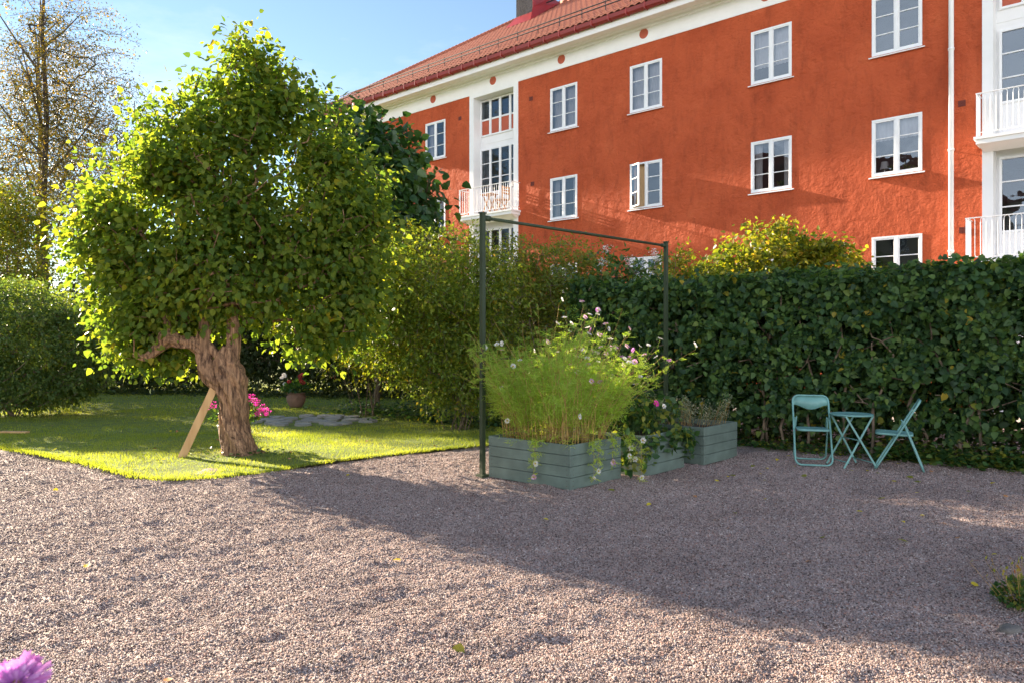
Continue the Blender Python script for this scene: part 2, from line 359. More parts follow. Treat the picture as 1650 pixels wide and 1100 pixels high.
def grow(roots, targets, seg=.35, sag=.12, upbias=.25, wob=.10):
    """roots: list of polylines [(x,y,z)..]; returns nodes, parent index; targets end in twigs"""
    P = []; par = []
    for line in roots:
        prev = line[0][1] if isinstance(line[0], tuple) and isinstance(line[0][0], str) else -1
        for q in line: P.append(np.array(q, float)); par.append(prev); prev = len(P) - 1
    start = len(P)
    P = [p for p in P]
    cen = P[0]
    T = targets[np.argsort(np.linalg.norm(targets - P[max(0, len(roots[0]) - 1)], axis=1))]
    arr = np.array(P)
    first = [i for i in range(len(P))]
    for tgt in T:
        d = arr - tgt; cost = np.linalg.norm(d, axis=1) + upbias * np.maximum(0, arr[:, 2] - tgt[2] + .1) * 2
        i = int(np.argmin(cost)); a = arr[i]; L = np.linalg.norm(tgt - a); k = max(1, int(L / seg)); prev = i
        side = rng.normal(size=3) * L * wob; side[2] += sag * L
        new = []
        for s in range(1, k + 1):
            f = s / k; p = a + (tgt - a) * f + side * math.sin(PI * f)
            new.append(p); par.append(prev); prev = len(arr) + len(new) - 1
        arr = np.vstack([arr, new])
    return arr, np.array(par)
def limb_mesh(arr, par, rtip, power=.48, rmax=None, k=5, base=None):
    n = len(arr); cnt = np.zeros(n); child = np.zeros(n, int)
    for i in range(n):
        if par[i] >= 0: child[par[i]] += 1
    cnt[child == 0] = 1
    for i in range(n - 1, -1, -1):
        if par[i] >= 0: cnt[par[i]] += cnt[i]
    r = rtip * np.maximum(cnt, 1) ** power
    if rmax: r = np.minimum(r, rmax)
    m = par >= 0; idx = np.nonzero(m)[0]; pi_ = par[idx]
    r0 = np.minimum(r[pi_], r[idx] * 1.6)
    return cones(arr[pi_], arr[idx], r0, r[idx], k)
def clump_leaves(cl, per, rad, size, tmpl, centre, droop=.5, flat=.7, out=.6, var=.45):
    """leaves gathered round the clump centres, tips out and down"""
    n = len(cl) * per; c = np.repeat(cl, per, 0)
    off = rng.normal(size=(n, 3)) * rad * np.array([1, 1, flat]); P = c + off
    outw = unit(P - centre)
    T = rng.normal(size=(n, 3)) * .6 + unit(off) * .6 + outw * out * .6; T[:, 2] -= droop
    Nn = rng.normal(size=(n, 3)) * .65 + outw * .5; Nn[:, 2] += .7
    S = size * (1 + var * (rng.random(n) - .5) * 2) * np.where(rng.random(n) < .2, .6, 1.05)
    V, F_, q = leaf_geo(P, T, Nn, S, tmpl)
    base = np.repeat(rng.random(len(cl)), per)
    rv = np.clip(.55 * rng.random(n) + .45 * base, 0, 1)
    return V, F_, np.repeat(rv, q), P
def tree(name, label, cat, base, roots, ells, ncl, per, rad, size, tmpl, lmat, bmat, group=None, rtip=.006, power=.45, rmax=.2,
         seg=.35, droop=.5, shell=.45, sag=.1, parts=('trunk', 'crown'), k=5, extra=None, flat=.7, wob=.10, cut=None):
    root = empty(name, base, 0, label, cat, group)
    T = in_ell(ncl, ells, shell)
    if cut is not None: T = T[cut(T)]
    arr, par = grow(roots, T, seg, sag, wob=wob)
    V, F_ = limb_mesh(arr, par, rtip, power, rmax, k)
    if extra is not None:
        F2 = np.asarray(extra[1]) + len(V); V = np.vstack([V, extra[0]]); F_ = np.vstack([F_, F2])
    np_mesh(parts[0], V, F_, bmat, root, smooth=True)
    cen = np.mean([e[:3] for e in ells], 0)
    LV, LF, rv, LP = clump_leaves(T, per, rad, size, tmpl, cen, droop, flat)
    np_mesh(parts[1], LV, LF, lmat, root, rnd=rv)
    return root, T

# ================================================================== THE SETTING: ground, gravel, lawn, road
def grid_mesh(name, x0, x1, y0, y1, st, zf, mat, mask=None, smooth=True):
    xs = np.arange(x0, x1 + st / 2, st); ys = np.arange(y0, y1 + st / 2, st); X, Y = np.meshgrid(xs, ys)
    Z = zf(X, Y); V = np.stack([X, Y, Z], -1).reshape(-1, 3)
    nx, ny = len(xs), len(ys); i = np.arange(nx - 1)[None] + np.arange(ny - 1)[:, None] * nx
    F_ = np.stack([i, i + 1, i + nx + 1, i + nx], -1).reshape(-1, 4)
    if mask is not None:
        cx = V[F_].mean(1); F_ = F_[mask(cx[:, 0], cx[:, 1])]
        used, inv = np.unique(F_, return_inverse=True); V = V[used]; F_ = inv.reshape(-1, 4)
    return np_mesh(name, V, F_, mat, smooth=smooth)
mb = MB(); mb.add([(-400, -60, -.08), (400, -60, -.08), (400, 700, -.08), (-400, 700, -.08)], [(0, 1, 2, 3)])
tag(mb.build('ground', M['turf']), kind='structure')
LAWN = [(-40, 20), (-14, 14.4), (-9.6, 12.1), (-7.59, 11.03), (-5.73, 9.75), (-4.75, 8.92), (-4.18, 8.57), (-3.73, 8.50), (-3.06, 8.85), (-2.31, 9.70), (-1.45, 10.5), (-.47, 11.16), (.6, 12.2), (1.8, 13.6), (1.4, 26), (-40, 34)]
LP_ = np.array(LAWN)
def in_poly(x, y, poly=LP_):
    x = np.asarray(x, float); y = np.asarray(y, float); ins = np.zeros(x.shape, bool); n = len(poly)
    for i in range(n):
        x1, y1 = poly[i]; x2, y2 = poly[(i + 1) % n]
        c = ((y1 > y) != (y2 > y)) & (x < (x2 - x1) * (y - y1) / (y2 - y1 + 1e-12) + x1); ins ^= c
    return ins
def edge_wob(x, y): return x + .10 * vnoise(x / .35, y / .35, 6), y + .12 * vnoise(x / .3 + 5, y / .3, 7)
def lawn_z(x, y): return .035 + .05 * vnoise(np.asarray(x) / 1.3, np.asarray(y) / 1.3, 3) + .012 * vnoise(np.asarray(x) / .3, np.asarray(y) / .3, 4)
tag(grid_mesh('gravel', -13, 13, .5, 14, .03, gravel_z, M['gravel']), kind='structure')
tag(grid_mesh('lawn', -30, 2, 8.2, 30, .06, lawn_z, M['turf'], lambda x, y: in_poly(*edge_wob(x, y))), kind='structure')
# loose stones on the gravel, many where the eye can tell them apart
def scatter_pebbles():
    n = 600000; u = rng.random(n); y = 1.6 + 9.0 * u ** .85; x = (rng.random(n) * 2 - 1) * (.78 * y + .7)
    keep = (rng.random(n) < np.clip(1.25 - y * .07, .3, 1)) & ~in_poly(x, y); x, y = x[keep], y[keep]; n = len(x)
    s = .0043 * (.5 + .9 * rng.random(n)) * (1 + .05 * y)
    z = gravel_z(x, y) + s * .35
    o = np.array([(1, 0, 0), (-1, 0, 0), (0, 1, 0), (0, -1, 0), (0, 0, 1), (0, 0, -1)], float)
    f = np.array([(0, 2, 4), (2, 1, 4), (1, 3, 4), (3, 0, 4), (2, 0, 5), (1, 2, 5), (3, 1, 5), (0, 3, 5)])
    A = unit(rng.normal(size=(n, 3)) * [1, 1, .4]); Bv = unit(np.cross(A, rng.normal(size=(n, 3)))); Cc = np.cross(A, Bv)
    ax = np.stack([A * 1.25, Bv * 1.0, Cc * .8], 1) * (s[:, None, None] * (1 + .3 * (rng.random((n, 3, 1)) - .5)))
    V = np.stack([x, y, z], 1)[:, None] + np.einsum('vk,nkc->nvc', o, ax)
    F_ = f[None] + (np.arange(n) * 6)[:, None, None]
    return tag(np_mesh('gravel_stones', V.reshape(-1, 3), F_.reshape(-1, 3), M['pebble'], rnd=np.repeat(rng.random(n), 8)), 'loose pinkish grey stones lying on the gravel yard', 'gravel', kind='stuff')
scatter_pebbles()
# grass blades
def grass():
    out = []
    for (n, x0, x1, y0, y1, h, w) in ((90000, -9.5, 1, 8.4, 12.5, .045, .0035), (70000, -13, 2, 12, 17, .05, .005), (45000, -19, 2, 16, 26, .06, .009)):
        x = x0 + (x1 - x0) * rng.random(n); y = y0 + (y1 - y0) * rng.random(n)
        k = in_poly(*edge_wob(x, y)) & (np.abs(x) < y * .9 + 1); x, y = x[k], y[k]
        pat = ((x + 3.9) / 1.25) ** 2 + ((y - 14.6) / 1.15) ** 2; k = pat > 1; x, y = x[k], y[k]
        hh = .8 * h * (.4 + rng.random(len(x))) * (1 + 1.0 * vnoise(x / .5, y / .5, 2)); out.append((x, y, hh, np.full(len(x), w)))
    # longer fringe along the edge of the lawn
    for i in range(2, len(LAWN) - 4):
        a, b_ = LP_[i], LP_[i + 1]; L = np.linalg.norm(b_ - a); n = int(L * 900); f = rng.random(n)[:, None]
        p = a + (b_ - a) * f + rng.normal(size=(n, 2)) * .045; k = np.abs(p[:, 0]) < p[:, 1] * .95 + 1; p = p[k]
        out.append((p[:, 0], p[:, 1], .032 * (.4 + rng.random(len(p))), np.full(len(p), .004)))
    x, y, h, w = (np.concatenate(c) for c in zip(*out)); n = len(x)
    z = lawn_z(x, y) - .01; a = rng.random(n) * PI; dx, dy = np.cos(a) * w, np.sin(a) * w
    lean = rng.normal(size=(n, 2)) * .35 * h[:, None]
    V = np.stack([np.stack([x - dx, y - dy, z], 1), np.stack([x + dx, y + dy, z], 1), np.stack([x + lean[:, 0], y + lean[:, 1], z + h], 1)], 1).reshape(-1, 3)
    rv = np.clip(rng.random(n) * .6 + .4 * (vnoise(x / .8, y / .8, 1) + .5), 0, 1)
    tag(np_mesh('grass', V, np.arange(n * 3).reshape(-1, 3), M['grass'], rnd=rv), 'short mown grass blades covering the lawn', 'grass', kind='stuff')
grass()
# pale street between the hedge and the house
mb = MB(); mb.add([(-3, 21.5, -.02), (4.2, 12.9, -.02), (12.6, 7.2, -.02), (22, 2, -.02), (28, 9, -.02), (10.5, 17.5, -.02), (0, 25, -.02)], [tuple(range(7))])
tag(mb.build('road', M['asphalt']), kind='structure')
# flagstone patch on the lawn
pv = empty('stone_paving', (-3.9, 14.6, 0), 0, 'rough patch of grey flagstones laid in the lawn near the urn', 'paving')
mb = MB(); prs = []
for i in range(90):
    a = rng.random() * 2 * PI; r = math.sqrt(rng.random()); x, y = r * 1.15 * math.cos(a), r * 1.0 * math.sin(a)
    if any((x - q[0]) ** 2 + (y - q[1]) ** 2 < .075 for q in prs): continue
    prs.append((x, y)); k = 7; rr = [.168 * (.86 + .28 * rng.random()) for _ in range(k)]; z = .035 + .008 * rng.random()
    top = [(x + rr[j] * math.cos(2 * PI * j / k), y + rr[j] * math.sin(2 * PI * j / k), z + .008 * rng.random() + .02) for j in range(k)]
    bot = [(p[0], p[1], -.02) for p in top]
    mb = MB(); mb.add(top + bot, [tuple(range(k))] + [(j, k + j, k + (j + 1) % k, (j + 1) % k) for j in range(k)]); mb.build('flagstone', M['flag'], pv)

# ================================================================== THE APARTMENT BUILDING
UX, UY = .7527, -.6584
BROT = math.atan2(UY, UX); BO = (6.48, 20.2, 0)
def bw(s, y, z):                 # building coordinates -> world
    return (BO[0] + UX * s - UY * y, BO[1] + UY * s + UX * y, z)
B = empty('apartment_building', BO, BROT, 'red rendered apartment building with white windows, white cornice and a tiled hipped roof', 'building')
S0, S1 = -19.3, 13.0; DEP = 12.0
COLS = [-16.3, -13.05, -6.92, -3.83, 0.0, 3.06, 9.6]; WW = 1.11
ROWS = [(2.70, 4.10), (5.57, 6.95), (8.50, 9.93)]
BAYS = [(-10.66, -8.32), (5.37, 7.75)]
holes = [(c, c + WW, z0, z1) for c in COLS for z0, z1 in ROWS] + [(a, b_, -1, 11.0) for a, b_ in BAYS] + [(.04, 1.1, -1, -1)]
xs = sorted({S0, S1} | {h[0] for h in holes[:-1]} | {h[1] for h in holes[:-1]}); zs = sorted({-.1, 11.0} | {z for r_ in ROWS for z in r_})
mb = MB()
for i in range(len(xs) - 1):
    for j in range(len(zs) - 1):
        cx, cz = (xs[i] + xs[i + 1]) / 2, (zs[j] + zs[j + 1]) / 2
        if any(h[0] < cx < h[1] and h[2] < cz < h[3] for h in holes): continue
        mb.add([(xs[i], 0, zs[j]), (xs[i + 1], 0, zs[j]), (xs[i + 1], 0, zs[j + 1]), (xs[i], 0, zs[j + 1])], [(0, 1, 2, 3)])
for c in COLS:                   # reveals
    for z0, z1 in ROWS:
        a, b_ = c, c + WW; d = .12
        mb.add([(a, 0, z0), (b_, 0, z0), (b_, 0, z1), (a, 0, z1), (a, d, z0), (b_, d, z0), (b_, d, z1), (a, d, z1)], [(0, 4, 5, 1), (1, 5, 6, 2), (2, 6, 7, 3), (3, 7, 4, 0)])
mb.add([(S0, 0, -.1), (S0, DEP, -.1), (S0, DEP, 11), (S0, 0, 11)], [(0, 3, 2, 1)])
mb.add([(S1, 0, -.1), (S1, DEP, -.1), (S1, DEP, 11), (S1, 0, 11)], [(0, 1, 2, 3)])
mb.add([(S0, DEP, -.1), (S1, DEP, -.1), (S1, DEP, 11), (S0, DEP, 11)], [(0, 1, 2, 3)])
mb.build('wall', M['render'], B)
# white frieze and boxed eaves
mb = MB()
for a, b_ in ((S0 - .02, BAYS[0][0]), (BAYS[0][1], BAYS[1][0]), (BAYS[1][1], S1)):
    mb.box(a, b_, -.02, -.001, 10.50, 10.99)
mb.build('frieze', M['white_wall'], B)
mb = MB(); mb.box(S0 - .6, S1, -.60, .1, 11.0, 11.2); mb.box(S0 - .12, S1, -.12, -.022, 10.93, 10.998); mb.box(S0 - .6, S0, .102, DEP, 11.0, 11.2)
mb.box(S0 - .35, S1, -.33, -.30, 10.975, 10.998)
mb.build('cornice', M['white_wall'], B)
for c in (-15.7, -12.6, -9.49, -6.44, -3.33, .42, 3.5, 6.6):
    mb = MB(); k = 24; y0, y1 = (-.026, -.0) if not (BAYS[0][0] < c < BAYS[0][1] or BAYS[1][0] < c < BAYS[1][1]) else (-.026, -.0)
    vs = [(c + .15 * math.cos(2 * PI * j / k), -.028, 10.80 + .15 * math.sin(2 * PI * j / k)) for j in range(k)] + [(c + .15 * math.cos(2 * PI * j / k), 0, 10.80 + .15 * math.sin(2 * PI * j / k)) for j in range(k)]
    mb.add(vs, [tuple(range(k))] + [(j, (j + 1) % k, k + (j + 1) % k, k + j) for j in range(k)]); mb.build('round_vent', M['red_panel'], B)
# gutter
mb = MB(); mb.s = False
prof = [(-.60, 11.20), (-.70, 11.18), (-.78, 11.22), (-.80, 11.33), (-.785, 11.33), (-.765, 11.24), (-.70, 11.205), (-.61, 11.22)]
L0, L1 = S0 - .7, S1
n = len(prof); mb.add([(L0, y, z) for y, z in prof] + [(L1, y, z) for y, z in prof], [(j, (j + 1) % n, n + (j + 1) % n, n + j) for j in range(n)])
s = L0 + .4
while s < L1: mb.box(s, s + .03, -.81, -.60, 11.17, 11.36); s += .62
mb.build('gutter', M['red_metal'], B)
# roof: front slope with real pantile waves, hipped at the left end
roof = MB(); PIT = math.tan(R(34.5)); EY, EZ = -.72, 11.38; RY = DEP / 2; RZ = EZ + (RY - EY) * PIT
HS = S0 - .72
roof.add([(HS, EY, EZ), (HS + (RY - EY), RY, RZ), (HS, DEP + .72, EZ)], [(0, 2, 1)])                        # hip end
roof.add([(HS, DEP + .72, EZ), (HS + (RY - EY), RY, RZ), (S1, RY, RZ), (S1, DEP + .72, EZ)], [(0, 3, 2, 1)])   # rear slope
roof.add([(HS, EY, EZ), (HS + (RY - EY), RY, RZ - .03), (S1, RY, RZ - .03), (S1, EY, EZ - .03)], [(0, 1, 2, 3)])
nrow = 21; rl = (RY - EY) / nrow; tw = .235
prof_t = [(0, .0), (.15, .012), (.35, .035), (.55, .045), (.75, .035), (.9, .005)]
rv, rf = [], []
for r_ in range(nrow):
    y0 = EY + rl * r_; y1 = y0 + rl * 1.02; hs = HS + (y0 - EY); ncol = int((S1 - hs) / tw); st = S1 - ncol * tw
    row = []
    for c in range(ncol):
        for (fx, hh) in prof_t: row.append((st + (c + fx) * tw, hh))
    b0 = len(rv)
    for (x, hh) in row:
        za = EZ + (y0 - EY) * PIT + hh + .055; zb = EZ + (y1 - EY) * PIT + hh + .015
        rv += [(x, y0, za - .05), (x, y0, za), (x, y1, zb)]
    for q in range(len(row) - 1):
        a = b0 + q * 3; rf += [(a, a + 3, a + 4, a + 1), (a + 1, a + 4, a + 5, a + 2)]
roof.s = False; roof.add(rv, rf)
roof_o = roof.build('roof', M['tiles'], B)
mb = MB(); mb.s = True                                     # ridge and hip tiles
k = 60
for i in range(k):
    f0, f1 = i / k, (i + 1) / k + .002; p0 = Vector((HS + (RY - EY) * f0, EY + (RY - EY) * f0, EZ + (RZ - EZ) * f0 + .05)); p1 = Vector((HS + (RY - EY) * f1, EY + (RY - EY) * f1, EZ + (RZ - EZ) * f1 + .09))
    mb.tube([p0, p1], [.12, .10], 8)
s = HS + (RY - EY)
while s < S1: mb.tube([(s, RY, RZ + .05), (s + .4, RY, RZ + .07)], [.12, .10], 8); s += .38
mb.build('ridge_tiles', M['tiles'], roof_o)
mb = MB(); mb.s = True                                     # snow guard rails
for (yy, up) in ((-.15, .22), (-.15, .34)):
    z = EZ + (yy - EY) * PIT + up; mb.tube([(HS + .8, yy, z), (S1, yy, z)], .022, 6)
s = HS + 1
while s < S1: mb.tube([(s, -.15, EZ + .57 * PIT), (s, -.15, EZ + .57 * PIT + .38)], .015, 5); s += .9
mb.build('snow_guard', M['dark_metal'], roof_o)
mb = MB()
cs0, cs1, cy0, cy1 = -12.35, -11.45, 4.55, 5.75; zb = EZ + (cy0 - EY) * PIT
mb.mi = 0; mb.box(cs0, cs1, cy0, cy1, zb - .3, zb + 4.2); mb.box(cs0 - .08, cs1 + .08, cy0 - .08, cy1 + .08, zb + 3.7, zb + 3.95)
ch = mb.build('chimney', M['grey_plaster'], roof_o)
mb = MB()
zl = lambda y: EZ + (y - EY) * PIT
mb.add([(cs0 - .05, cy0 - .04, zl(cy0) + .3), (cs1 + .05, cy0 - .04, zl(cy0) + .3), (cs1 + .25, cy0 - .42, zl(cy0 - .42) + .09), (cs0 - .25, cy0 - .42, zl(cy0 - .42) + .09)], [(0, 3, 2, 1)])
mb.add([(cs1 + .04, cy0 - .04, zl(cy0) + .5), (cs1 + .04, cy1, zl(cy1) + .5), (cs1 + .55, cy1, zl(cy1) + .12), (cs1 + .25, cy0 - .42, zl(cy0 - .42) + .09)], [(0, 3, 2, 1)])
mb.box(cs0 - .02, cs1 + .02, cy0 - .02, cy0 - .004, zb + .0, zb + .33)
for q in (.25, .65): mb.box(cs0 + q, cs0 + q + .03, cy0 - .06, cy0 - .03, zb + .1, zb + .32)
mb.box(cs1 + .004, cs1 + .03, cy0, cy1, zb + .2, zl(cy1) + .5)
mb.build('flashing', M['red_metal'], ch)
mb = MB(); mb.s = True
for yy in (5.1, 5.45): mb.tube([(cs1 + .3, yy, zl(yy) + .42), (-3, yy, zl(yy) + .42)], .03, 6)
mb.build('roof_walkway', M['dark_metal'], roof_o)
# the house across the yard, outside the picture on the left, that the lower windows mirror
def far_house():
    o = empty('apartment_building', (-25, 0, 0), 0, 'beige apartment building with a red roof across the yard, mirrored in the windows', 'building')
    w = MB(); w.box(-10, 0, -16, 9, -.1, 12); w.build('wall', paint('beige_render', (.42, .34, .25), .85, .08, 1, .01), o)
    rf = MB(); rf.add([(.7, -16.7, 12), (.7, 9.7, 12), (-10.7, 9.7, 12), (-10.7, -16.7, 12), (-5, -11, 16.2), (-5, 4, 16.2)], [(0, 1, 5, 4), (1, 2, 5), (2, 3, 4, 5), (3, 0, 4), (0, 3, 2, 1)]); rf.build('roof', M['tiles'], o)
    for y in (-14, -10.5, -7, -3.5, 0, 3.5, 6.5):
        for z in (1.6, 4.9, 8.2):
            f = MB(); f.box(.002, .05, y, y + .06, z, z + 1.6); f.box(.002, .05, y + 1.14, y + 1.2, z, z + 1.6); f.box(.002, .05, y + .06, y + 1.14, z, z + .06); f.box(.002, .05, y + .06, y + 1.14, z + 1.54, z + 1.6); f.box(.002, .05, y + .57, y + .63, z + .06, z + 1.54)
            wn = f.build('window', M['white'], o); p = MB(); p.add([(.02, y + .06, z + .06), (.02, y + 1.14, z + .06), (.02, y + 1.14, z + 1.54), (.02, y + .06, z + 1.54)], [(0, 1, 2, 3)]); p.build('pane', M['room'], wn)
    for y in (-9, 0):
        d = MB(); d.box(-3.6, -.9, y, y + 1.8, 12.6, 14.4); d.add([(-.7, y - .2, 14.4), (-.7, y + 2.0, 14.4), (-.7, y + .9, 15.2), (-4.2, y + .9, 15.2), (-4.2, y - .2, 14.4), (-4.2, y + 2, 14.4)], [(0, 1, 2), (0, 2, 3, 4), (1, 5, 3, 2)]); d.build('dormer', M['tiles'], o)
    c = MB(); c.box(-5.6, -4.6, -6, -4.8, 15, 18); c.build('chimney', M['grey_plaster'], o)
far_house()
# downpipe
mb = MB(); mb.s = True; mb.tube([(4.78, -.10, .2), (4.78, -.10, 10.2), (4.78, -.3, 10.7), (4.78, -.62, 11.1), (4.78, -.7, 11.2)], .055, 12)
for z in (1.5, 3.6, 5.9, 8.2, 10): mb.tube([(4.78, -.10, z), (4.78, -.10, z + .05)], .065, 12); mb.tube([(4.78, -.08, z + .02), (4.78, .02, z + .02)], .012, 5)
mb.build('downpipe', M['white'], B)
for (s, z) in ((-7.82, 9.80), (-7.76, 6.90), (-7.74, 4.0), (-11.24, 9.80), (-11.24, 6.85), (-11.24, 6.0), (4.90, 6.98), (4.92, 4.10), (.9, 1.0)):
    mb = MB(); mb.box(s, s + .15, -.006, -.002, z - .08, z + .06)
    for q in range(4): mb.box(s, s + .15, -.014, -.0062, z - .07 + q * .034, z - .07 + q * .034 + .018)
    mb.build('wall_vent', M['vent'], B)

def window(c, z0, z1, rows=3, curt=None, openleft=False, mat_f=None):
    """two-leaf casement with glazing bars; flush white frame, sill, panes, dark room behind"""
    a, b_ = c + .003, c + WW - .003; f = .05; y0, y1 = -.012, .05
    fr_ = MB()
    fr_.box(a, b_, y0, y1, z1 - f, z1 - .003); fr_.box(a, b_, y0, y1, z0 + .003, z0 + f); fr_.box(a, a + f, y0 + .001, y1, z0 + f, z1 - f); fr_.box(b_ - f, b_, y0 + .001, y1, z0 + f, z1 - f)
    mid = (a + b_) / 2; fr_.box(mid - .03, mid + .03, y0 - .004, y1, z0 + f, z1 - f)
    pn = MB()
    for side, (x0, x1) in enumerate(((a + f, mid - .03), (mid + .03, b_ - f))):
        g = .035
        if openleft and side == 0:
            # left leaf swung outward a little on its left hinge
            ang = R(-28); W_ = x1 - x0
            def tr(x, y): return (x0 + x * math.cos(ang) - y * math.sin(ang), -.02 + x * math.sin(ang) + y * math.cos(ang))
            def pbox(m_, xa, xb, ya, yb, za, zb_):
                pts = [tr(xa, ya), tr(xb, ya), tr(xb, yb), tr(xa, yb)]
                m_.add([(p[0], p[1], za) for p in pts] + [(p[0], p[1], zb_) for p in pts], [(3, 2, 1, 0), (4, 5, 6, 7), (0, 1, 5, 4), (1, 2, 6, 5), (2, 3, 7, 6), (3, 0, 4, 7)])
            pbox(fr_, 0, W_, -.02, .02, z0 + f, z0 + f + g); pbox(fr_, 0, W_, -.02, .02, z1 - f - g, z1 - f); pbox(fr_, 0, g, -.02, .02, z0 + f + g, z1 - f - g); pbox(fr_, W_ - g, W_, -.02, .02, z0 + f + g, z1 - f - g)
            for i in range(1, rows): zz = z0 + f + (z1 - z0 - 2 * f) * i / rows; pbox(fr_, g, W_ - g, -.012, .012, zz - .012, zz + .012)
            p1, p2 = tr(g, 0), tr(W_ - g, 0); pn.add([(p1[0], p1[1], z0 + f + g), (p2[0], p2[1], z0 + f + g), (p2[0], p2[1], z1 - f - g), (p1[0], p1[1], z1 - f - g)], [(0, 1, 2, 3)])
            continue
        fr_.box(x0, x1, y0 + .012, y1 - .005, z0 + f, z0 + f + g); fr_.box(x0, x1, y0 + .012, y1 - .005, z1 - f - g, z1 - f)
        fr_.box(x0, x0 + g, y0 + .013, y1 - .006, z0 + f + g, z1 - f - g); fr_.box(x1 - g, x1, y0 + .013, y1 - .006, z0 + f + g, z1 - f - g)
        for i in range(1, rows):
            zz = z0 + f + (z1 - z0 - 2 * f) * i / rows; fr_.box(x0 + g, x1 - g, y0 + .018, y1 - .01, zz - .012, zz + .012)
        pn.add([(x0 + g, .02, z0 + f + g), (x1 - g, .02, z0 + f + g), (x1 - g, .02, z1 - f - g), (x0 + g, .02, z1 - f - g)], [(0, 1, 2, 3)])
    w = fr_.build('window', M['white'], B, bevel=.004)
    pn.build('pane', M['glass'], w)
    sl = MB(); sl.add([(a - .06, -.075, z0 - .035), (b_ + .06, -.075, z0 - .035), (b_ + .06, .0, z0 - .012), (a - .06, .0, z0 - .012), (a - .06, -.075, z0 - .06), (b_ + .06, -.075, z0 - .06), (b_ + .06, .0, z0 - .045), (a - .06, .0, z0 - .045)],
       [(0, 1, 2, 3), (4, 7, 6, 5), (0, 4, 5, 1), (1, 5, 6, 2), (3, 7, 4, 0)]); sl.build('sill', M['white'], w)
    rm = MB(); d = 1.6; rm.add([(a - .4, .13, z0 - .3), (b_ + .4, .13, z0 - .3), (b_ + .4, .13, z1 + .2), (a - .4, .13, z1 + .2), (a - .4, d, z0 - .3), (b_ + .4, d, z0 - .3), (b_ + .4, d, z1 + .2), (a - .4, d, z1 + .2)],
       [(4, 5, 6, 7), (0, 1, 5, 4), (1, 2, 6, 5), (2, 3, 7, 6), (3, 0, 4, 7)]); rm.box(a, b_, .06, .30, z0 - .04, z0 + .0)
    rm.build('room', M['room'], w)
    if curt:
        cm = MB(); cm.s = True
        def pleat(x0, x1, zt, zb_, yy=.17):
            n_ = max(4, int((x1 - x0) / .02)); vs = []
            for i in range(n_ + 1):
                x = x0 + (x1 - x0) * i / n_; y = yy + .018 * math.sin(i * 1.35 + c * 3); vs += [(x, y, zb_), (x, y, zt)]
            cm.add(vs, [(2 * i, 2 * i + 2, 2 * i + 3, 2 * i + 1) for i in range(n_)])
        m_ = M['curtain']
        if curt == 'full': pleat(a, b_, z1, z0)
        elif curt == 'sides': pleat(a, a + .26, z1, z0); pleat(b_ - .26, b_, z1, z0)
        elif curt == 'top': pleat(a, b_, z1, z1 - .5)
        elif curt == 'peach': pleat(a, mid, z1, z0); m_ = M['peach']
        elif curt == 'half': pleat(a, b_, z1 - .0, z0 + .45)
        cm.build('curtain', m_, w)
    return w
CUR = {(-6.92, 2): 'full', (-3.83, 2): 'full', (0.0, 2): 'half', (3.06, 2): None, (-6.92, 1): 'sides', (-3.83, 1): 'peach', (0.0, 1): 'sides', (3.06, 1): 'top', (-13.05, 2): 'sides', (-13.05, 1): 'top'}
for c in COLS:
    for ri, (z0, z1) in enumerate(ROWS):
        window(c, z0, z1, 3, CUR.get((c, ri)), openleft=(c == -3.83 and ri == 1))

# recessed white bays with french windows and balconies
def french(s0, s1, z0, z1, zpan, ncol, nrow, parent, panel_red=False, y=.40, name='french_window'):
    fr_ = MB(); pn = MB(); f = .055; wcol = (s1 - s0) / ncol
    fr_.box(s0, s1, y - .05, y, z1 - f, z1); fr_.box(s0, s1, y - .05, y, z0, z0 + f)
    for i in range(ncol + 1):
        x = s0 + wcol * i; xa, xb = (x, x + f) if i == 0 else ((x - f, x) if i == ncol else (x - f * .9, x + f * .9)); fr_.box(xa, xb, y - .052, y, z0 + f, z1 - f)
    fr_.box(s0 + f, s1 - f, y - .045, y, zpan - .03, zpan + .03)
    for i in range(ncol):
        xa, xb = s0 + wcol * i + f, s0 + wcol * (i + 1) - f
        for j in range(1, nrow):
            zz = zpan + (z1 - zpan) * j / nrow; fr_.box(xa, xb, y - .04, y, zz - .014, zz + .014)
        if panel_red is None: fr_.box(xa, xb, y - .02, y, z0 + f, zpan - .03)
        pn.add([(xa, y - .018, zpan + .03), (xb, y - .018, zpan + .03), (xb, y - .018, z1 - f), (xa, y - .018, z1 - f)], [(0, 1, 2, 3)])
    w = fr_.build(name, M['white'], parent, bevel=.003); pn.build('pane', M['glass'], w)
    if panel_red:
        p = MB()
        for i in range(ncol): p.box(s0 + wcol * i + f, s0 + wcol * (i + 1) - f, y - .02, y, z0 + f, zpan - .03)
        p.build('red_panel', M['red_panel'], w)
    return w
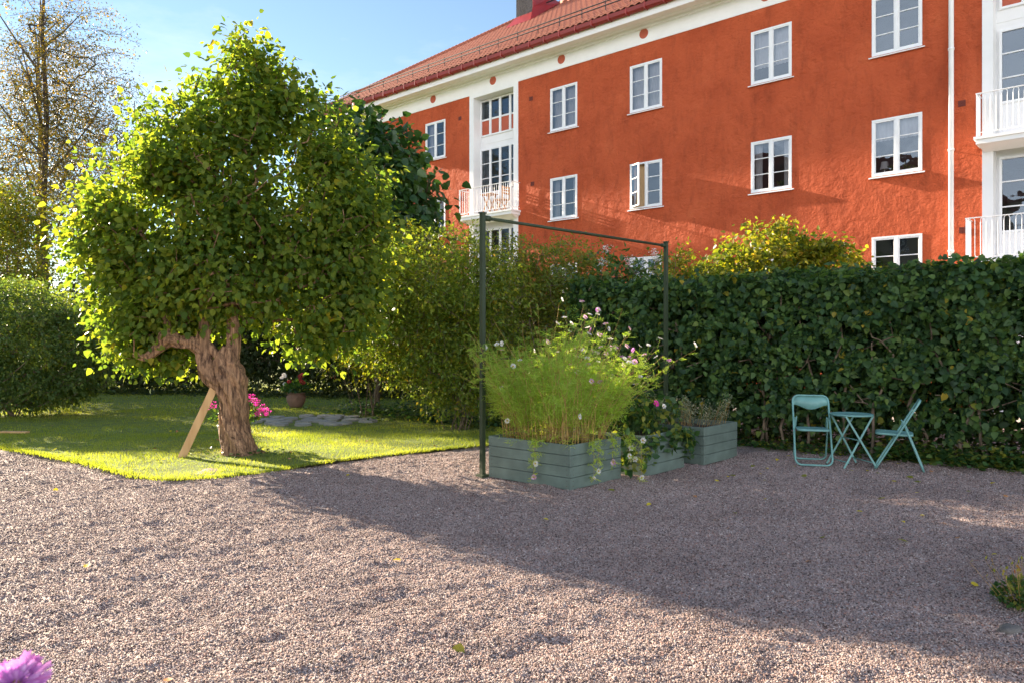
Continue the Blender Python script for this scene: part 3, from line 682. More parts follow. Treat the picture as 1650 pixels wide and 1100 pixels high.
def bay(a, b_, slab_dx, doors):
    mb = MB(); ia, ib = a + .21, b_ - .21; y = .40
    # pilasters, lintel up to the cornice, reveals and back wall with openings
    mb.box(a, ia, -.02, y + .15, -.1, 10.99); mb.box(ib, b_, -.02, y + .15, -.1, 10.99); mb.box(ia, ib, -.019, y + .15, 10.38, 10.99)
    opens = sorted([(z0, z1, x0, x1) for (x0, x1, z0, z1) in doors]); zc = -.1
    for (z0, z1, x0, x1) in opens:
        mb.box(ia, ib, y, y + .15, zc, z0)
        if x0 > ia + .01: mb.box(ia, x0, y, y + .15, z0, z1)
        if x1 < ib - .01: mb.box(x1, ib, y, y + .15, z0, z1)
        zc = z1
    if zc < 10.38: mb.box(ia, ib, y, y + .15, zc, 10.38)
    for z in (8.74, 5.86): mb.box(ia, ib, y - .012, y - .001, z, z + .03)
    o = mb.build('bay', M['white_wall'], B)
    rm = MB()
    for (z0, z1, x0, x1) in opens:
        rm.add([(x0 - .1, .56, z0), (x1 + .1, .56, z0), (x1 + .1, .56, z1), (x0 - .1, .56, z1), (x0 - .1, 2.2, z0), (x1 + .1, 2.2, z0), (x1 + .1, 2.2, z1), (x0 - .1, 2.2, z1)], [(4, 5, 6, 7), (0, 1, 5, 4), (1, 2, 6, 5), (2, 3, 7, 6), (3, 0, 4, 7)])
    rm.build('room', M['room'], o)
    return o
lb = [(-10.45, -8.53, 9.02, 10.34), (-10.45, -8.53, 6.08, 8.56), (-10.45, -8.53, 3.3, 5.62)]
bo = bay(*BAYS[0], 0, lb)
french(-10.45, -8.53, 9.02, 10.34, 9.62, 4, 1, bo, True)
french(-10.45, -8.53, 6.08, 8.56, 6.95, 4, 3, bo, None, name='balcony_door'); french(-10.45, -8.53, 3.3, 5.62, 4.1, 4, 2, bo, None, name='balcony_door')
rb = [(5.64, 7.5, 9.02, 10.34), (5.64, 7.5, 6.08, 8.56), (5.64, 7.5, 3.34, 5.70)]
bo2 = bay(*BAYS[1], 0, rb)
french(5.64, 7.5, 9.02, 10.34, 9.62, 4, 1, bo2, True)
french(5.64, 7.5, 6.08, 8.56, 6.92, 3, 3, bo2, None, name='balcony_door'); french(5.64, 7.5, 3.34, 5.70, 4.02, 3, 3, bo2, None, name='balcony_door')
def balcony(a, b_, z, proj, hrail=.95, loops=True):
    mb = MB(); mb.box(a, b_, -proj, .399, z - .06, z); mb.box(a + .04, b_ - .04, -proj + .04, .395, z - .16, z - .0605)
    # rounded underside
    mb.add([(a + .06, -proj + .06, z - .1605), (b_ - .06, -proj + .06, z - .1605), (b_ - .14, -.021, z - .27), (a + .14, -.021, z - .27), (b_ - .06, -.021, z - .1605), (a + .06, -.021, z - .1605)], [(0, 1, 2, 3), (0, 3, 5), (1, 4, 2)])
    o = mb.build('balcony', M['white_wall'], B)
    r = MB(); r.s = True; e = .06; zt = z + hrail; path = [(a + e, .0, zt), (a + e, -proj + e, zt), (b_ - e, -proj + e, zt), (b_ - e, .0, zt)]
    r.s = False
    for p, q in zip(path, path[1:]):
        pv_, qv = Vector(p), Vector(q); d = (qv - pv_); L = d.length; d.normalize(); sdv = Vector((-d.y, d.x, 0))
        r.obox((pv_ + qv) / 2, d * (L / 2 + .02), sdv * .022, Vector((0, 0, .008)))
        r.obox((pv_ + qv) / 2 - Vector((0, 0, hrail - .09)), d * (L / 2), sdv * .014, Vector((0, 0, .007)))
        n_ = max(2, round(L / .21)); st = L / n_
        r.s = True
        for i in range(n_):
            # hairpin: two bars joined by an arc at the top, next at the bottom
            x0 = st * i + st * .25; x1 = x0 + st * .5; zb_ = z + .09; rad = st * .25; zc = zt - rad - .005
            pts = [pv_ + d * x0 + Vector((0, 0, zb_ - zt + 0))]
            pts += [pv_ + d * (x0 + rad - rad * math.cos(t_)) + Vector((0, 0, zc - zt + rad * math.sin(t_))) for t_ in np.linspace(0, PI, 7)]
            pts += [pv_ + d * x1 + Vector((0, 0, zb_ - zt + rad + .0))]
            if i < n_ - 1: pts += [pv_ + d * (x1 + rad - rad * math.cos(t_)) + Vector((0, 0, zb_ - zt + rad - rad * math.sin(t_))) for t_ in np.linspace(0, PI, 7)][1:]
            r.tube(pts, .009, 5, caps=False)
        r.s = False
    for p in path[1:3]: r.box(p[0] - .015, p[0] + .015, p[1] - .015, p[1] + .015, z, zt)
    r.build('railing', M['white'], o)
balcony(-10.80, -8.20, 6.05, .50); balcony(5.28, 7.85, 6.05, .50); balcony(5.10, 8.0, 3.32, .62); balcony(-10.80, -8.20, 3.3, .5)

# ================================================================== TREES, SHRUBS, HEDGES
def gnarled(path, radii, k=40, sub=9, seed=0, amp=.16):
    """a twisted, grooved trunk surface along a path"""
    P = np.array(path, float); rr = np.array(radii, float); n = len(P)
    tt = np.linspace(0, n - 1, (n - 1) * sub + 1); i0 = np.minimum(tt.astype(int), n - 2); f = tt - i0
    def cr(A):
        A = A if A.ndim > 1 else A[:, None]; Pm = A[np.maximum(i0 - 1, 0)]; P0 = A[i0]; P1 = A[i0 + 1]; P2 = A[np.minimum(i0 + 2, n - 1)]; g = f[:, None]
        return .5 * ((2 * P0) + (-Pm + P1) * g + (2 * Pm - 5 * P0 + 4 * P1 - P2) * g ** 2 + (-Pm + 3 * P0 - 3 * P1 + P2) * g ** 3)
    Q = cr(P); r = cr(rr)[:, 0]; T = unit(np.gradient(Q, axis=0)); A = np.zeros_like(Q)
    up = np.array([1., 0, 0]) if abs(T[0][0]) < .9 else np.array([0, 0, 1.])
    for i in range(len(Q)): up = up - T[i] * up.dot(T[i]); up /= np.linalg.norm(up); A[i] = up
    Bv = np.cross(T, A); th = np.arange(k) * 2 * PI / k; L = np.cumsum(np.r_[0, np.linalg.norm(np.diff(Q, axis=0), axis=1)])
    tw = th[None] + L[:, None] * 1.9 + seed
    g = amp * (np.abs(np.sin(tw * 2.5 + seed)) - .55) + amp * .5 * np.sin(tw * 7 + 2 * np.sin(L[:, None] * 5)) * .6 + amp * 1.5 * vnoise(tw * 1.2 + 7, L[:, None] * 4.0 + seed * 3 + 0 * tw, seed % 8) + amp * .7 * vnoise(tw * 4 + 3, L[:, None] * 9 + 0 * tw, (seed + 1) % 8)
    ph_ = tw * 11 + 3.0 * vnoise(tw * 2.2 + 11, L[:, None] * 6 + 0 * tw, (seed + 3) % 8) + 2.0 * vnoise(tw * 6 + 2, L[:, None] * 22 + 0 * tw, (seed + 2) % 8)
    g = g + amp * .28 * (1 - 2 * np.abs(np.sin(ph_ * .5)) ** .6) + amp * .35 * vnoise(tw * 9 + 3, L[:, None] * 26 + 0 * tw, (seed + 5) % 8)
    R_ = r[:, None] * (1 + g)
    V = Q[:, None] + R_[..., None] * (A[:, None] * np.cos(th)[None, :, None] + Bv[:, None] * np.sin(th)[None, :, None])
    m = len(Q); i = np.arange(m - 1)[:, None] * k; j = np.arange(k)[None]
    F_ = np.stack([i + j, i + (j + 1) % k, i + k + (j + 1) % k, i + k + j], -1).reshape(-1, 4)
    return V.reshape(-1, 3), F_
def merge(parts):
    Vs, Fs, o = [], [], 0
    for V, F_ in parts: Vs.append(V); Fs.append(F_ + o); o += len(V)
    return np.vstack(Vs), np.vstack(Fs)

# the old lilac with its hollow twisted trunk
tx, ty = -3.76, 10.27
gp = merge([gnarled([(.02, 0, -.06), (0, 0, .03), (-.02, 0, .18), (-.07, 0, .5), (-.10, 0, .85), (-.13, 0, 1.1), (-.16, 0, 1.3), (-.13, .02, 1.5)], [.36, .265, .205, .178, .180, .205, .165, .09], 110, 18, 1, .22),
            gnarled([(-.22, -.02, .98), (-.36, -.05, 1.1), (-.45, -.04, 1.27), (-.50, -.02, 1.55), (-.47, 0, 1.82), (-.52, .08, 2.3), (-.56, .1, 2.8)], [.12, .125, .115, .09, .08, .065, .05], 48, 14, 3, .14),
            gnarled([(-.14, 0, 1.15), (-.12, .02, 1.4), (-.09, .03, 1.62), (-.13, .06, 2.0), (-.24, .05, 2.35), (-.40, 0, 2.6), (-.5, -.02, 3.0)], [.15, .11, .088, .078, .072, .066, .05], 48, 14, 5, .14),
            gnarled([(-.46, -.02, 1.4), (-.60, -.08, 1.55), (-.78, -.13, 1.58), (-.92, -.16, 1.62), (-1.03, -.17, 1.50), (-1.2, -.2, 1.37), (-1.35, -.2, 1.42)], [.09, .085, .082, .115, .075, .05, .035], 44, 14, 6, .2),
            gnarled([(-.20, .02, 2.2), (-.05, .1, 2.4), (.15, .15, 2.5), (.45, .15, 2.75), (.7, .1, 3.1)], [.06, .062, .052, .045, .035], 16, 6, 2, .12),
            gnarled([(-.9, -.16, 1.64), (-.93, -.18, 1.9), (-1.05, -.15, 2.3), (-1.3, -.1, 2.7)], [.06, .04, .032, .028], 14, 6, 4, .12)])
roots = [[(-.13, 0, 1.2), (-.5, 0, 1.6), (-.52, .08, 2.3), (-.56, .1, 2.8)], [(-.09, .03, 1.62), (-.24, .05, 2.35), (-.5, 0, 3.0)], [(-.9, -.15, 1.62), (-1.05, -.15, 2.3), (-1.3, -.1, 2.7)], [(-1.2, -.2, 1.37), (-1.35, -.2, 1.42)],
         [(.15, .15, 2.5), (.45, .15, 2.75), (.7, .1, 3.1)]]
LE = [(-.25, .1, 4.1, 1.2, 1.0, 1.3), (.05, .1, 5.0, .52, .48, 1.0), (.05, .1, 5.3, .32, .32, .5), (-1.55, .2, 3.15, 1.15, .95, 1.3), (-1.45, .1, 2.15, .85, .75, .85), (.85, .2, 3.45, 1.02, .95, 1.25), (.95, .2, 2.35, .95, .8, .95),
      (-.3, .2, 3.2, 1.1, 1.1, 1.1), (-.35, -.1, 2.35, .9, .8, .6), (-1.15, .15, 1.7, .8, .6, .55), (-1.75, .1, 1.65, .55, .5, .5), (-1.75, .1, 2.9, .95, .7, .9), (1.5, .1, 2.9, .55, .6, .8), (-1.05, .1, 4.3, .9, .7, .95), (1.2, .2, 1.95, .65, .6, .6), (.68, .1, 4.45, .80, .65, .85), (1.35, .15, 3.75, .6, .6, .65)]
LE = [(a_ + (.22 if a_ < -1 else 0), b_ + .14, c_, d_, e_ * .9, f_) for (a_, b_, c_, d_, e_, f_) in LE]
def cutl(T):      # keep the space round the trunk and fork open, and leave uneven gaps in the crown
    g = vnoise(T[:, 0] / .55 + T[:, 1] * .7 + 61, T[:, 2] / .5 + T[:, 1] * .9 + 33, 2)
    return (g > -.25) & ~((np.abs(T[:, 0] + .22) < .52) & (T[:, 2] < 1.72)) & ~((T[:, 1] < .05) & (T[:, 2] < 1.62) & (T[:, 2] > 1.25) & (T[:, 0] < -.3) & (T[:, 0] > -1.1)) & ~((T[:, 2] < 1.3) & (T[:, 1] < -.5) & (np.abs(T[:, 0]) < .9))
tree('lilac_tree', 'old lilac tree with a thick twisted hollow trunk and a wide sunlit green crown', 'tree', (tx, ty, 0), roots, LE, 2150, 27, .165, .077, HEART, M['leaf_lilac'], M['bark_lilac'],
     rtip=.0062, power=.42, rmax=.07, seg=.22, droop=.55, shell=.5, extra=gp, cut=cutl)

# loose autumn shrubs behind the planters
def canes(n, spread, h):
    out = []
    for i in range(n):
        a = rng.random() * 2 * PI; r = spread * (.4 + .6 * rng.random()); b0 = rng.normal(size=2) * .10
        out.append([(b0[0], b0[1], -.05), (b0[0] + r * .3 * math.cos(a), b0[1] + r * .3 * math.sin(a), h * .35), (r * .7 * math.cos(a), r * .7 * math.sin(a), h * .7), (r * math.cos(a), r * math.sin(a), h)])
    return out
tree('autumn_shrub', 'broad arching yellow-green shrub with bare canes at its foot, left of the metal post', 'shrub', (-.95, 13.1, 0), canes(13, 1.1, 1.7),
     [(.1, -.1, .95, 1.25, .8, .75), (-.5, 0, 2.35, 1.55, 1.1, 1.35), (.3, 0, 2.5, .95, 1.0, 1.1), (-1.2, .1, 1.7, .9, .9, .95), (.45, 0, 1.3, .85, .8, .85), (-1.35, 0, 2.7, .65, .7, .75)], 1350, 32, .11, .066, OVAL, M['leaf_yellow'], M['bark'], rtip=.003, power=.4, rmax=.02, seg=.3, parts=('canes', 'foliage'), shell=.35, sag=.15,
     group='loose shrubs along the lawn')
tree('autumn_shrub', 'tall loose shrub with reddish shoots against the white balcony, between the two metal posts', 'shrub', (.75, 13.9, 0), canes(11, .9, 1.9),
     [(0, 0, 2.3, 1.2, 1.0, 1.2), (.5, 0, 2.75, .8, .8, .8), (-.6, 0, 2.9, .7, .7, .7), (.0, 0, 1.4, 1.1, .8, .9), (1.0, -.2, 1.7, .6, .7, 1.0)], 900, 28, .10, .062, OVAL, M['leaf_red'], M['bark'], rtip=.003, power=.4, rmax=.02, seg=.3, parts=('canes', 'foliage'), shell=.3, sag=.15,
     group='loose shrubs along the lawn')
tree('autumn_shrub', 'golden green shrub filling the space below the big-leaved dark tree', 'shrub', (-3.0, 15.2, 0), canes(10, 1.0, 2.0),
     [(0, 0, 2.9, 1.3, 1.0, 1.25), (.9, 0, 2.8, 1.0, .9, 1.2), (.2, 0, 1.7, 1.5, .9, 1.0)], 760, 32, .12, .075, OVAL, M['leaf_gold'], M['bark'], rtip=.003, power=.4, rmax=.02, seg=.3, parts=('canes', 'foliage'), shell=.3, sag=.15,
     group='loose shrubs along the lawn')
tree('linden_tree', 'dark green tree with big broad leaves rising between the lilac and the red house', 'tree', (-3.1, 17.0, 0), [[(0, 0, -.05), (.05, 0, 1.5), (0, 0, 3), (.05, 0, 4.5), (.0, 0, 5.6)]],
     [(.0, 0, 5.1, 1.30, 1.3, 1.5), (-.5, 0, 6.0, .9, .9, .95), (.35, 0, 4.4, 1.2, 1.2, 1.2), (-.4, 0, 3.8, 1.2, 1.1, 1.0)], 420, 22, .2, .16, HEART, M['leaf_dark'], M['bark'], rtip=.008, power=.45, rmax=.12, droop=.7)

# shrubs behind the clipped hedge
tree('golden_lilac_shrub', 'big bushy golden green shrub behind the hedge, in front of the house wall', 'shrub', (5.25, 14.6, 0), canes(9, 1.1, 2.0),
     [(-.2, 0, 2.95, 1.25, 1.0, 1.05), (.85, 0, 2.85, .9, .9, .85), (-1.0, 0, 2.4, .9, .8, .9), (0, 0, 2.0, 1.4, .9, .9)], 700, 32, .10, .078, HEART, M['leaf_gold'], M['bark'], rtip=.004, power=.4, rmax=.03, parts=('canes', 'foliage'), shell=.4,
     group='golden shrubs behind the hedge')
tree('golden_lilac_shrub', 'smaller golden shrub behind the hedge beside the right metal post', 'shrub', (3.05, 14.0, 0), canes(7, .6, 1.6),
     [(0, 0, 2.5, .75, .7, .85), (.75, 0, 2.3, .75, .6, .75), (-.1, 0, 1.8, .8, .7, .8)], 480, 32, .10, .07, OVAL, M['leaf_gold'], M['bark'], rtip=.004, power=.4, rmax=.03, parts=('canes', 'foliage'), shell=.4,
     group='golden shrubs behind the hedge')
hy, T_ = tree('hydrangea_bush', 'dark leafy bush with white flower heads at the left end of the hedge', 'bush', (2.0, 13.3, 0), canes(8, .5, 1.6),
     [(0, -.1, 2.5, .75, .6, .75), (-.5, -.3, 2.3, .5, .5, .7), (.1, 0, 1.6, .8, .6, .8)], 190, 20, .13, .10, OVAL, M['leaf_bed'], M['bark'], rtip=.004, power=.4, rmax=.03, parts=('canes', 'foliage'), shell=.5)
top = T_[T_[:, 2] > 2.75]
for p in top[:9]:
    n = 60; P = p + np.array([0, 0, .12]) + rng.normal(size=(n, 3)) * .04; V, F_, q = leaf_geo(P, rng.normal(size=(n, 3)), rng.normal(size=(n, 3)) + [0, 0, .5], .03, OVAL)
    np_mesh('flower_head', V, F_, M['petal_white'], hy, rnd=np.repeat(rng.random(n), q))

# round clipped-looking bush on the left of the lawn
tree('round_bush', 'wide dome-shaped green bush with bare stems at the left edge of the lawn', 'bush', (-10.5, 15.6, 0), canes(12, 1.2, 1.2),
     [(-.4, 0, 1.80, 1.95, 1.5, 1.15), (.6, 0, 1.40, 1.45, 1.2, 1.0), (-1.6, 0, 1.2, 1.0, 1.1, .9), (.3, 0, .75, 1.7, 1.2, .6)], 2100, 32, .09, .072, OVAL, M['leaf_bush'], M['bark'], rtip=.004, power=.42, rmax=.035, parts=('stems', 'foliage'), shell=.62, sag=.05)

# birch and gold-leaved tree on the far left
def birch(x, y, h, label, seed, sp=1.0, ncl=900, per=13, mat='leaf_birch'):
    trunk = [(0, 0, -.1), (.1 * sp, 0, h * .2), (-.05, .1, h * .4), (.15, 0, h * .6), (0, 0, h * .8), (.1, 0, h * .95)]
    lim = [trunk]
    for i in range(12):
        z = h * (.22 + .06 * i); a = rng.random() * 2 * PI; L = sp * (3.2 - .16 * i)
        lim.append([(0, 0, z), (L * .4 * math.cos(a), L * .4 * math.sin(a), z + L * .45), (L * .8 * math.cos(a), L * .8 * math.sin(a), z + L * 1.0)])
    c0, c1, q0, q1 = [], [], [], []
    for li, ln in enumerate(lim):
        rb = (.17 if li == 0 else .055) * sp; m_ = len(ln) - 1
        for i in range(m_): c0.append(ln[i]); c1.append(ln[i + 1]); q0.append(rb * (1 - .8 * i / m_)); q1.append(rb * (1 - .8 * (i + 1) / m_))
    ex = cones(c0, c1, np.array(q0), np.array(q1), 7)
    return tree('birch_tree', label, 'tree', (x, y, 0), lim, [(0, 0, h * .5, 3.4 * sp, 2.6 * sp, h * .30), (.5 * sp, 0, h * .70, 3.0 * sp, 2.4 * sp, h * .27), (2.3 * sp, 0, h * .52, 2.2 * sp, 2 * sp, h * .2), (2.6 * sp, 0, h * .36, 1.6 * sp, 1.5 * sp, h * .13), (-1.8 * sp, 0, h * .4, 2.4 * sp, 2 * sp, h * .2)],
                ncl, per, .17, .078, OVAL, M[mat], M['bark_birch'], extra=ex, rtip=.0055, power=.30, rmax=.16, seg=.9, shell=.2, droop=.8, sag=.05, wob=.018)
birch(-16.4, 26.0, 15.5, 'tall airy birch with thin dark branches and sparse small leaves at the far left', 0, 1.0, 3000, 18)
birch(-21.0, 33.0, 17.0, 'second birch further back at the left edge with thin brown foliage', 0, 1.0, 1300, 12)
tree('gold_maple', 'low golden yellow tree glowing at the foot of the birches', 'tree', (-15.8, 23.2, 0), [[(0, 0, 0), (0, 0, 1.2), (.2, 0, 2.4), (0, 0, 3.6)]], [(0, 0, 4.2, 1.6, 1.3, 1.5), (-1.3, 0, 3.4, 1.3, 1.2, 1.4), (.3, 0, 5.6, 1.0, 1.0, 1.0)],
     340, 50, .26, .10, OVAL, M['leaf_gold'], M['bark'], rtip=.008, rmax=.1, droop=.5)

# dark trees and bushes closing the far side of the lawn
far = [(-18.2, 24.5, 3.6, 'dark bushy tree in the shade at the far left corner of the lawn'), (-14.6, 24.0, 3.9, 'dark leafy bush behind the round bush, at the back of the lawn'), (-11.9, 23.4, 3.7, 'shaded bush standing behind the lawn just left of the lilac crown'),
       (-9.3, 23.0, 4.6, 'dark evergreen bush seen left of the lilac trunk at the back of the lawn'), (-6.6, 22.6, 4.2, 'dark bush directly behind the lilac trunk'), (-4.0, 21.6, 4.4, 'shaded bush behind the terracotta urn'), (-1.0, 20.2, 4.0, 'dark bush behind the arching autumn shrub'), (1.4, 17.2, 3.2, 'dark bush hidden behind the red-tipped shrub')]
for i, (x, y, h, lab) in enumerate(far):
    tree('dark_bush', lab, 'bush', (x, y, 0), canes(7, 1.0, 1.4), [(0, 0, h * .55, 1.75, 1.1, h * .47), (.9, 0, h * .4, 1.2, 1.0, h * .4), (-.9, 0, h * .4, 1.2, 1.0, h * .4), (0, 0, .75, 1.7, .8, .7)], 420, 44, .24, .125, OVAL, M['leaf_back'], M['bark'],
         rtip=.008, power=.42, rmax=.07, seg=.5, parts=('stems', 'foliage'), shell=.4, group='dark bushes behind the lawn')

# the clipped hedge on the right
HB = (1.03, 12.94); HROT = math.atan2(-.565, .826); HL = 10.6; HD = 1.0; HH = 2.48
hedge = empty('hedge', (*HB, 0), HROT, 'long clipped dark green hornbeam hedge behind the bistro set', 'hedge')
def hedge_fol():
    out = []; nrm = []
    def sm(n, fx, fy, fz, nv): out.append(np.stack([fx(n), fy(n), fz(n)], 1)); nrm.append(np.tile(nv, (n, 1)))
    U = lambda a, b_: (lambda n: a + (b_ - a) * rng.random(n)); Nn = lambda m, s_: (lambda n: m + s_ * rng.normal(size=n))
    def zf(n): z = .25 + (HH - .25) * rng.random(n * 3); return z[rng.random(n * 3) < np.clip((z + .0) / .95, .22, 1)][:n]
    for (n, y, nv) in ((25000, .04, (0, -1, .3)), (7500, HD, (0, 1, .3))):
        z = zf(n); n = len(z); x = HL * rng.random(n); kk = (vnoise(x / .22 + 40, z / .19 + 40, 5) > -.20 + .30 * np.clip(1.3 - z, 0, 1)) | (z > HH - .3); z, x = z[kk], x[kk]; n = len(z); yy = y + .075 * rng.normal(size=n) + .30 * vnoise(x / .42, z / .36, 2) * (1 if y < .5 else -1); out.append(np.stack([x, yy, z], 1)); nrm.append(np.tile(nv, (n, 1)))
    n = 12000; x = HL * rng.random(n); y = -.08 + (HD + .12) * rng.random(n); z = HH + .06 * rng.normal(size=n) + .24 * vnoise(x / .5, y / .4, 3); out.append(np.stack([x, y, z], 1)); nrm.append(np.tile((0, -.2, 1), (n, 1)))
    n = 1800; z = zf(n); n = len(z); out.append(np.stack([.0 + .09 * rng.normal(size=n), HD * rng.random(n), z], 1)); nrm.append(np.tile((-1, 0, .3), (n, 1)))
    n = 26000; z = zf(n); n = len(z); out.append(np.stack([HL * rng.random(n), HD * rng.random(n), z], 1)); nrm.append(rng.normal(size=(n, 3)))
    n = 24000; z = .30 + (HH - .4) * rng.random(n) ** .85; out.append(np.stack([HL * rng.random(n), .55 + .1 * rng.normal(size=n), z], 1)); nrm.append(rng.normal(size=(n, 3)) * .3 + [0, -1, .2])
    # loose shoots above the cut
    n = 240; sx = HL * rng.random(n); sy = HD * rng.random(n); sh = .08 + .14 * rng.random(n)
    for q in range(5): out.append(np.stack([sx + .03 * rng.normal(size=n), sy + .03 * rng.normal(size=n), HH + sh * (q + 1) / 5], 1)); nrm.append(np.tile((0, -.3, 1), (n, 1)))
    P = np.vstack(out); Nv = np.vstack(nrm).astype(float); n = len(P)
    T = rng.normal(size=(n, 3)) * .6; T[:, 2] -= .55; T += Nv * .35; Nv = Nv + rng.normal(size=(n, 3)) * .55; Nv[:, 2] += .35
    V, F_, q = leaf_geo(P, T, Nv, .092 * (.45 + .9 * rng.random(n)), HEART)
    np_mesh('foliage', V, F_, M['leaf_hedge'], hedge, rnd=np.repeat(rng.random(n) ** .9, q))
hedge_fol()
for i in range(25):
    x = .25 + i * .42 + .12 * rng.normal(); y = .22 + .12 * rng.normal()
    rts = [[(x, y, -.05), (x + .05 * rng.normal(), y, .3), (x + .08 * rng.normal(), y + .02, .7), (x + .10 * rng.normal(), y + .05, 1.1)]]
    tg = np.stack([x + .3 * rng.normal(size=22), np.clip(y + .28 * rng.normal(size=22), .05, HD - .05), .7 + 1.6 * rng.random(22)], 1)
    arr, par = grow(rts, tg, .25, .1); V, F_ = limb_mesh(arr, par, .0075, .5, .042, 6); np_mesh('stem', V, F_, M['bark'], hedge, smooth=True)

def patch(name, label, cat, poly_fn, n, size, mat, h, tmpl=HEART):
    x, y = poly_fn(n); z = np.abs(rng.normal(size=n)) * h + .01; P = np.stack([x, y, z], 1)
    T = rng.normal(size=(n, 3)); T[:, 2] = .2 * rng.normal(size=n); Nn = rng.normal(size=(n, 3)) * .4; Nn[:, 2] += 1
    V, F_, q = leaf_geo(P, T, Nn, size * (.6 + .8 * rng.random(n)), tmpl)
    P0 = P.copy(); P0[:, 2] = 0; SV, SF = cones(P0[::3], P[::3], .0015, .001, 3)
    V2, F2 = V, F_
    return tag(np_mesh(name, V2, F2, mat, rnd=np.repeat(rng.random(n), q)), label, cat, kind='stuff')
def along(ax, ay, bx, by, w, clump=True):
    def f(n):
        t_ = rng.random(n); off = rng.normal(size=n) * w; nx, ny = -(by - ay), bx - ax; L = math.hypot(nx, ny)
        amp = .4 + 1.2 * np.clip(vnoise(t_ * 14, t_ * 3, 4) + .5, 0, 1)
        return ax + (bx - ax) * t_ + nx / L * off * amp, ay + (by - ay) * t_ + ny / L * off * amp
    return f
patch('ground_cover', 'low green weeds and ground cover along the foot of the hedge', 'ground cover', along(2.6, 11.9, 9.2, 7.25, .13), 3000, .055, M['leaf_bed'], .06)
patch('ground_cover', 'lush light green weeds at the foot of the hedge right of the chairs', 'ground cover', along(4.9, 10.1, 8.6, 7.6, .15), 2600, .07, M['leaf_bed'], .11)
patch('ground_cover', 'dark undergrowth in the shade beneath and behind the clipped hedge', 'ground cover', along(2.2, 13.3, 10.3, 7.75, .22), 7000, .08, M['leaf_hedge'], .26)
patch('ground_cover', 'dark ivy and weeds at the back edge of the lawn below the shrubs', 'ground cover', along(-3.6, 16.6, .9, 12.6, .35), 4200, .07, M['leaf_hedge'], .12)
patch('ground_cover', 'shaded undergrowth at the foot of the far bushes behind the lawn', 'ground cover', along(-19, 23.6, -2.5, 20.2, .4), 5000, .09, M['leaf_back'], .14)
patch('ground_cover', 'small weeds growing round the foot of the lilac trunk', 'ground cover', lambda n: (tx + .1 + .32 * rng.normal(size=n), ty - .02 + .16 * rng.normal(size=n)), 420, .045, M['leaf_bed'], .04)

# ================================================================== THE STEEL FRAME AND THE PLANTER BOXES
fr = empty('metal_frame', (-.35, 8.85, 0), math.atan2(2.62, 2.72), 'tall green rusty steel frame of two posts and a top bar round the planters', 'frame')
FL = math.hypot(2.62, 2.72)
for x in (0, FL):
    mb = MB(); w = .026; mb.box(x - w, x - w + .008, -w, w, -.1, 3.1); mb.box(x - w + .008, x + w, w - .008, w, -.1, 3.1); mb.box(x - w + .008, x + w, -w, -w + .008, -.1, 3.1)
    mb.box(x - w - .01, x + w + .01, -w - .01, w + .01, 3.1, 3.115); mb.box(x - .06, x + .06, -.06, .06, -.02, .012)
    mb.build('post', M['post'], fr)
mb = MB(); mb.s = True; mb.tube([(.03, -.005, 3.05), (FL - .03, 0, 3.05)], .020, 8); mb.tube([(.045, -.005, 3.05), (.11, -.005, 3.05)], .034, 10); mb.tube([(FL - .11, 0, 3.05), (FL - .045, 0, 3.05)], .03, 10); mb.build('top_bar', M['post'], fr)
mb = MB(); mb.s = True; mb.tube([(.04, 0, 1.38), (FL / 2, 0, 1.36), (FL - .04, 0, 1.38)], .004, 5); mb.tube([(.04, 0, .85), (FL - .04, 0, .85)], .004, 5); mb.build('wire', M['dark_metal'], fr)

VA = math.atan2(.742, .67)
def planter(bx, by, label, x_len=.96, y_len=1.22, split=()):
    o = empty('planter_box', (bx, by, 0), VA, label, 'planter', 'grey-green wooden planter boxes')
    hs = [0, .12, .24, .36, .478]
    for i in range(4):
        z0, z1 = hs[i] + (-.01 if i == 0 else .0015), hs[i + 1] - .0035; t_ = .026
        mb = MB(); e = .0008 * i
        mb.box(-e, x_len + e, -e, t_, z0, z1); mb.box(-e, x_len + e, y_len - t_, y_len + e, z0, z1); mb.box(-e, t_, t_ + .001, y_len - t_ - .001, z0, z1); mb.box(x_len - t_, x_len + e, t_ + .001, y_len - t_ - .001, z0, z1)
        mb.build('board', M['green_box'], o, bevel=.004)
    mb = MB()
    for (x, y) in ((.03, .03), (x_len - .08, .03), (.03, y_len - .08), (x_len - .08, y_len - .08)): mb.box(x, x + .05, y, y + .05, 0, .46)
    mb.build('corner_post', M['green_box'], o)
    for i in range(4):
        for (x, y, sx, sy) in ((.045, 0, 0, -1), (x_len - .05, 0, 0, -1), (0, .05, -1, 0), (0, y_len - .05, -1, 0)):
            for dz in (.03, .085):
                s_ = MB(); p0 = Vector((x + sx * .0005, y + sy * .0005, hs[i] + dz)); s_.tube([p0, p0 + Vector((sx, sy, 0)) * .0028], .0045, 8); s_.build('screw', M['screw'], o)
    xs_, ys_ = np.meshgrid(np.linspace(.027, x_len - .027, 22), np.linspace(.027, y_len - .027, 26)); Z = .41 + .05 * vnoise(xs_ * 9, ys_ * 9, 2)
    i = np.arange(21)[None] + np.arange(25)[:, None] * 22; np_mesh('soil', np.stack([xs_, ys_, Z], -1).reshape(-1, 3), np.stack([i, i + 1, i + 23, i + 22], -1).reshape(-1, 4), M['soil'], o, smooth=True)
    return o
planter(.63, 8.0, 'grey-green planter box nearest the camera, overflowing with feathery cosmos')
planter(1.55, 8.77, 'middle grey-green planter box with broad leaves trailing over its side')
planter(2.48, 9.62, 'grey-green planter box nearest the hedge, planted with a grey herb')
def bxy(bx, by, x, y): return bx + .67 * x - .742 * y, by + .742 * x + .67 * y

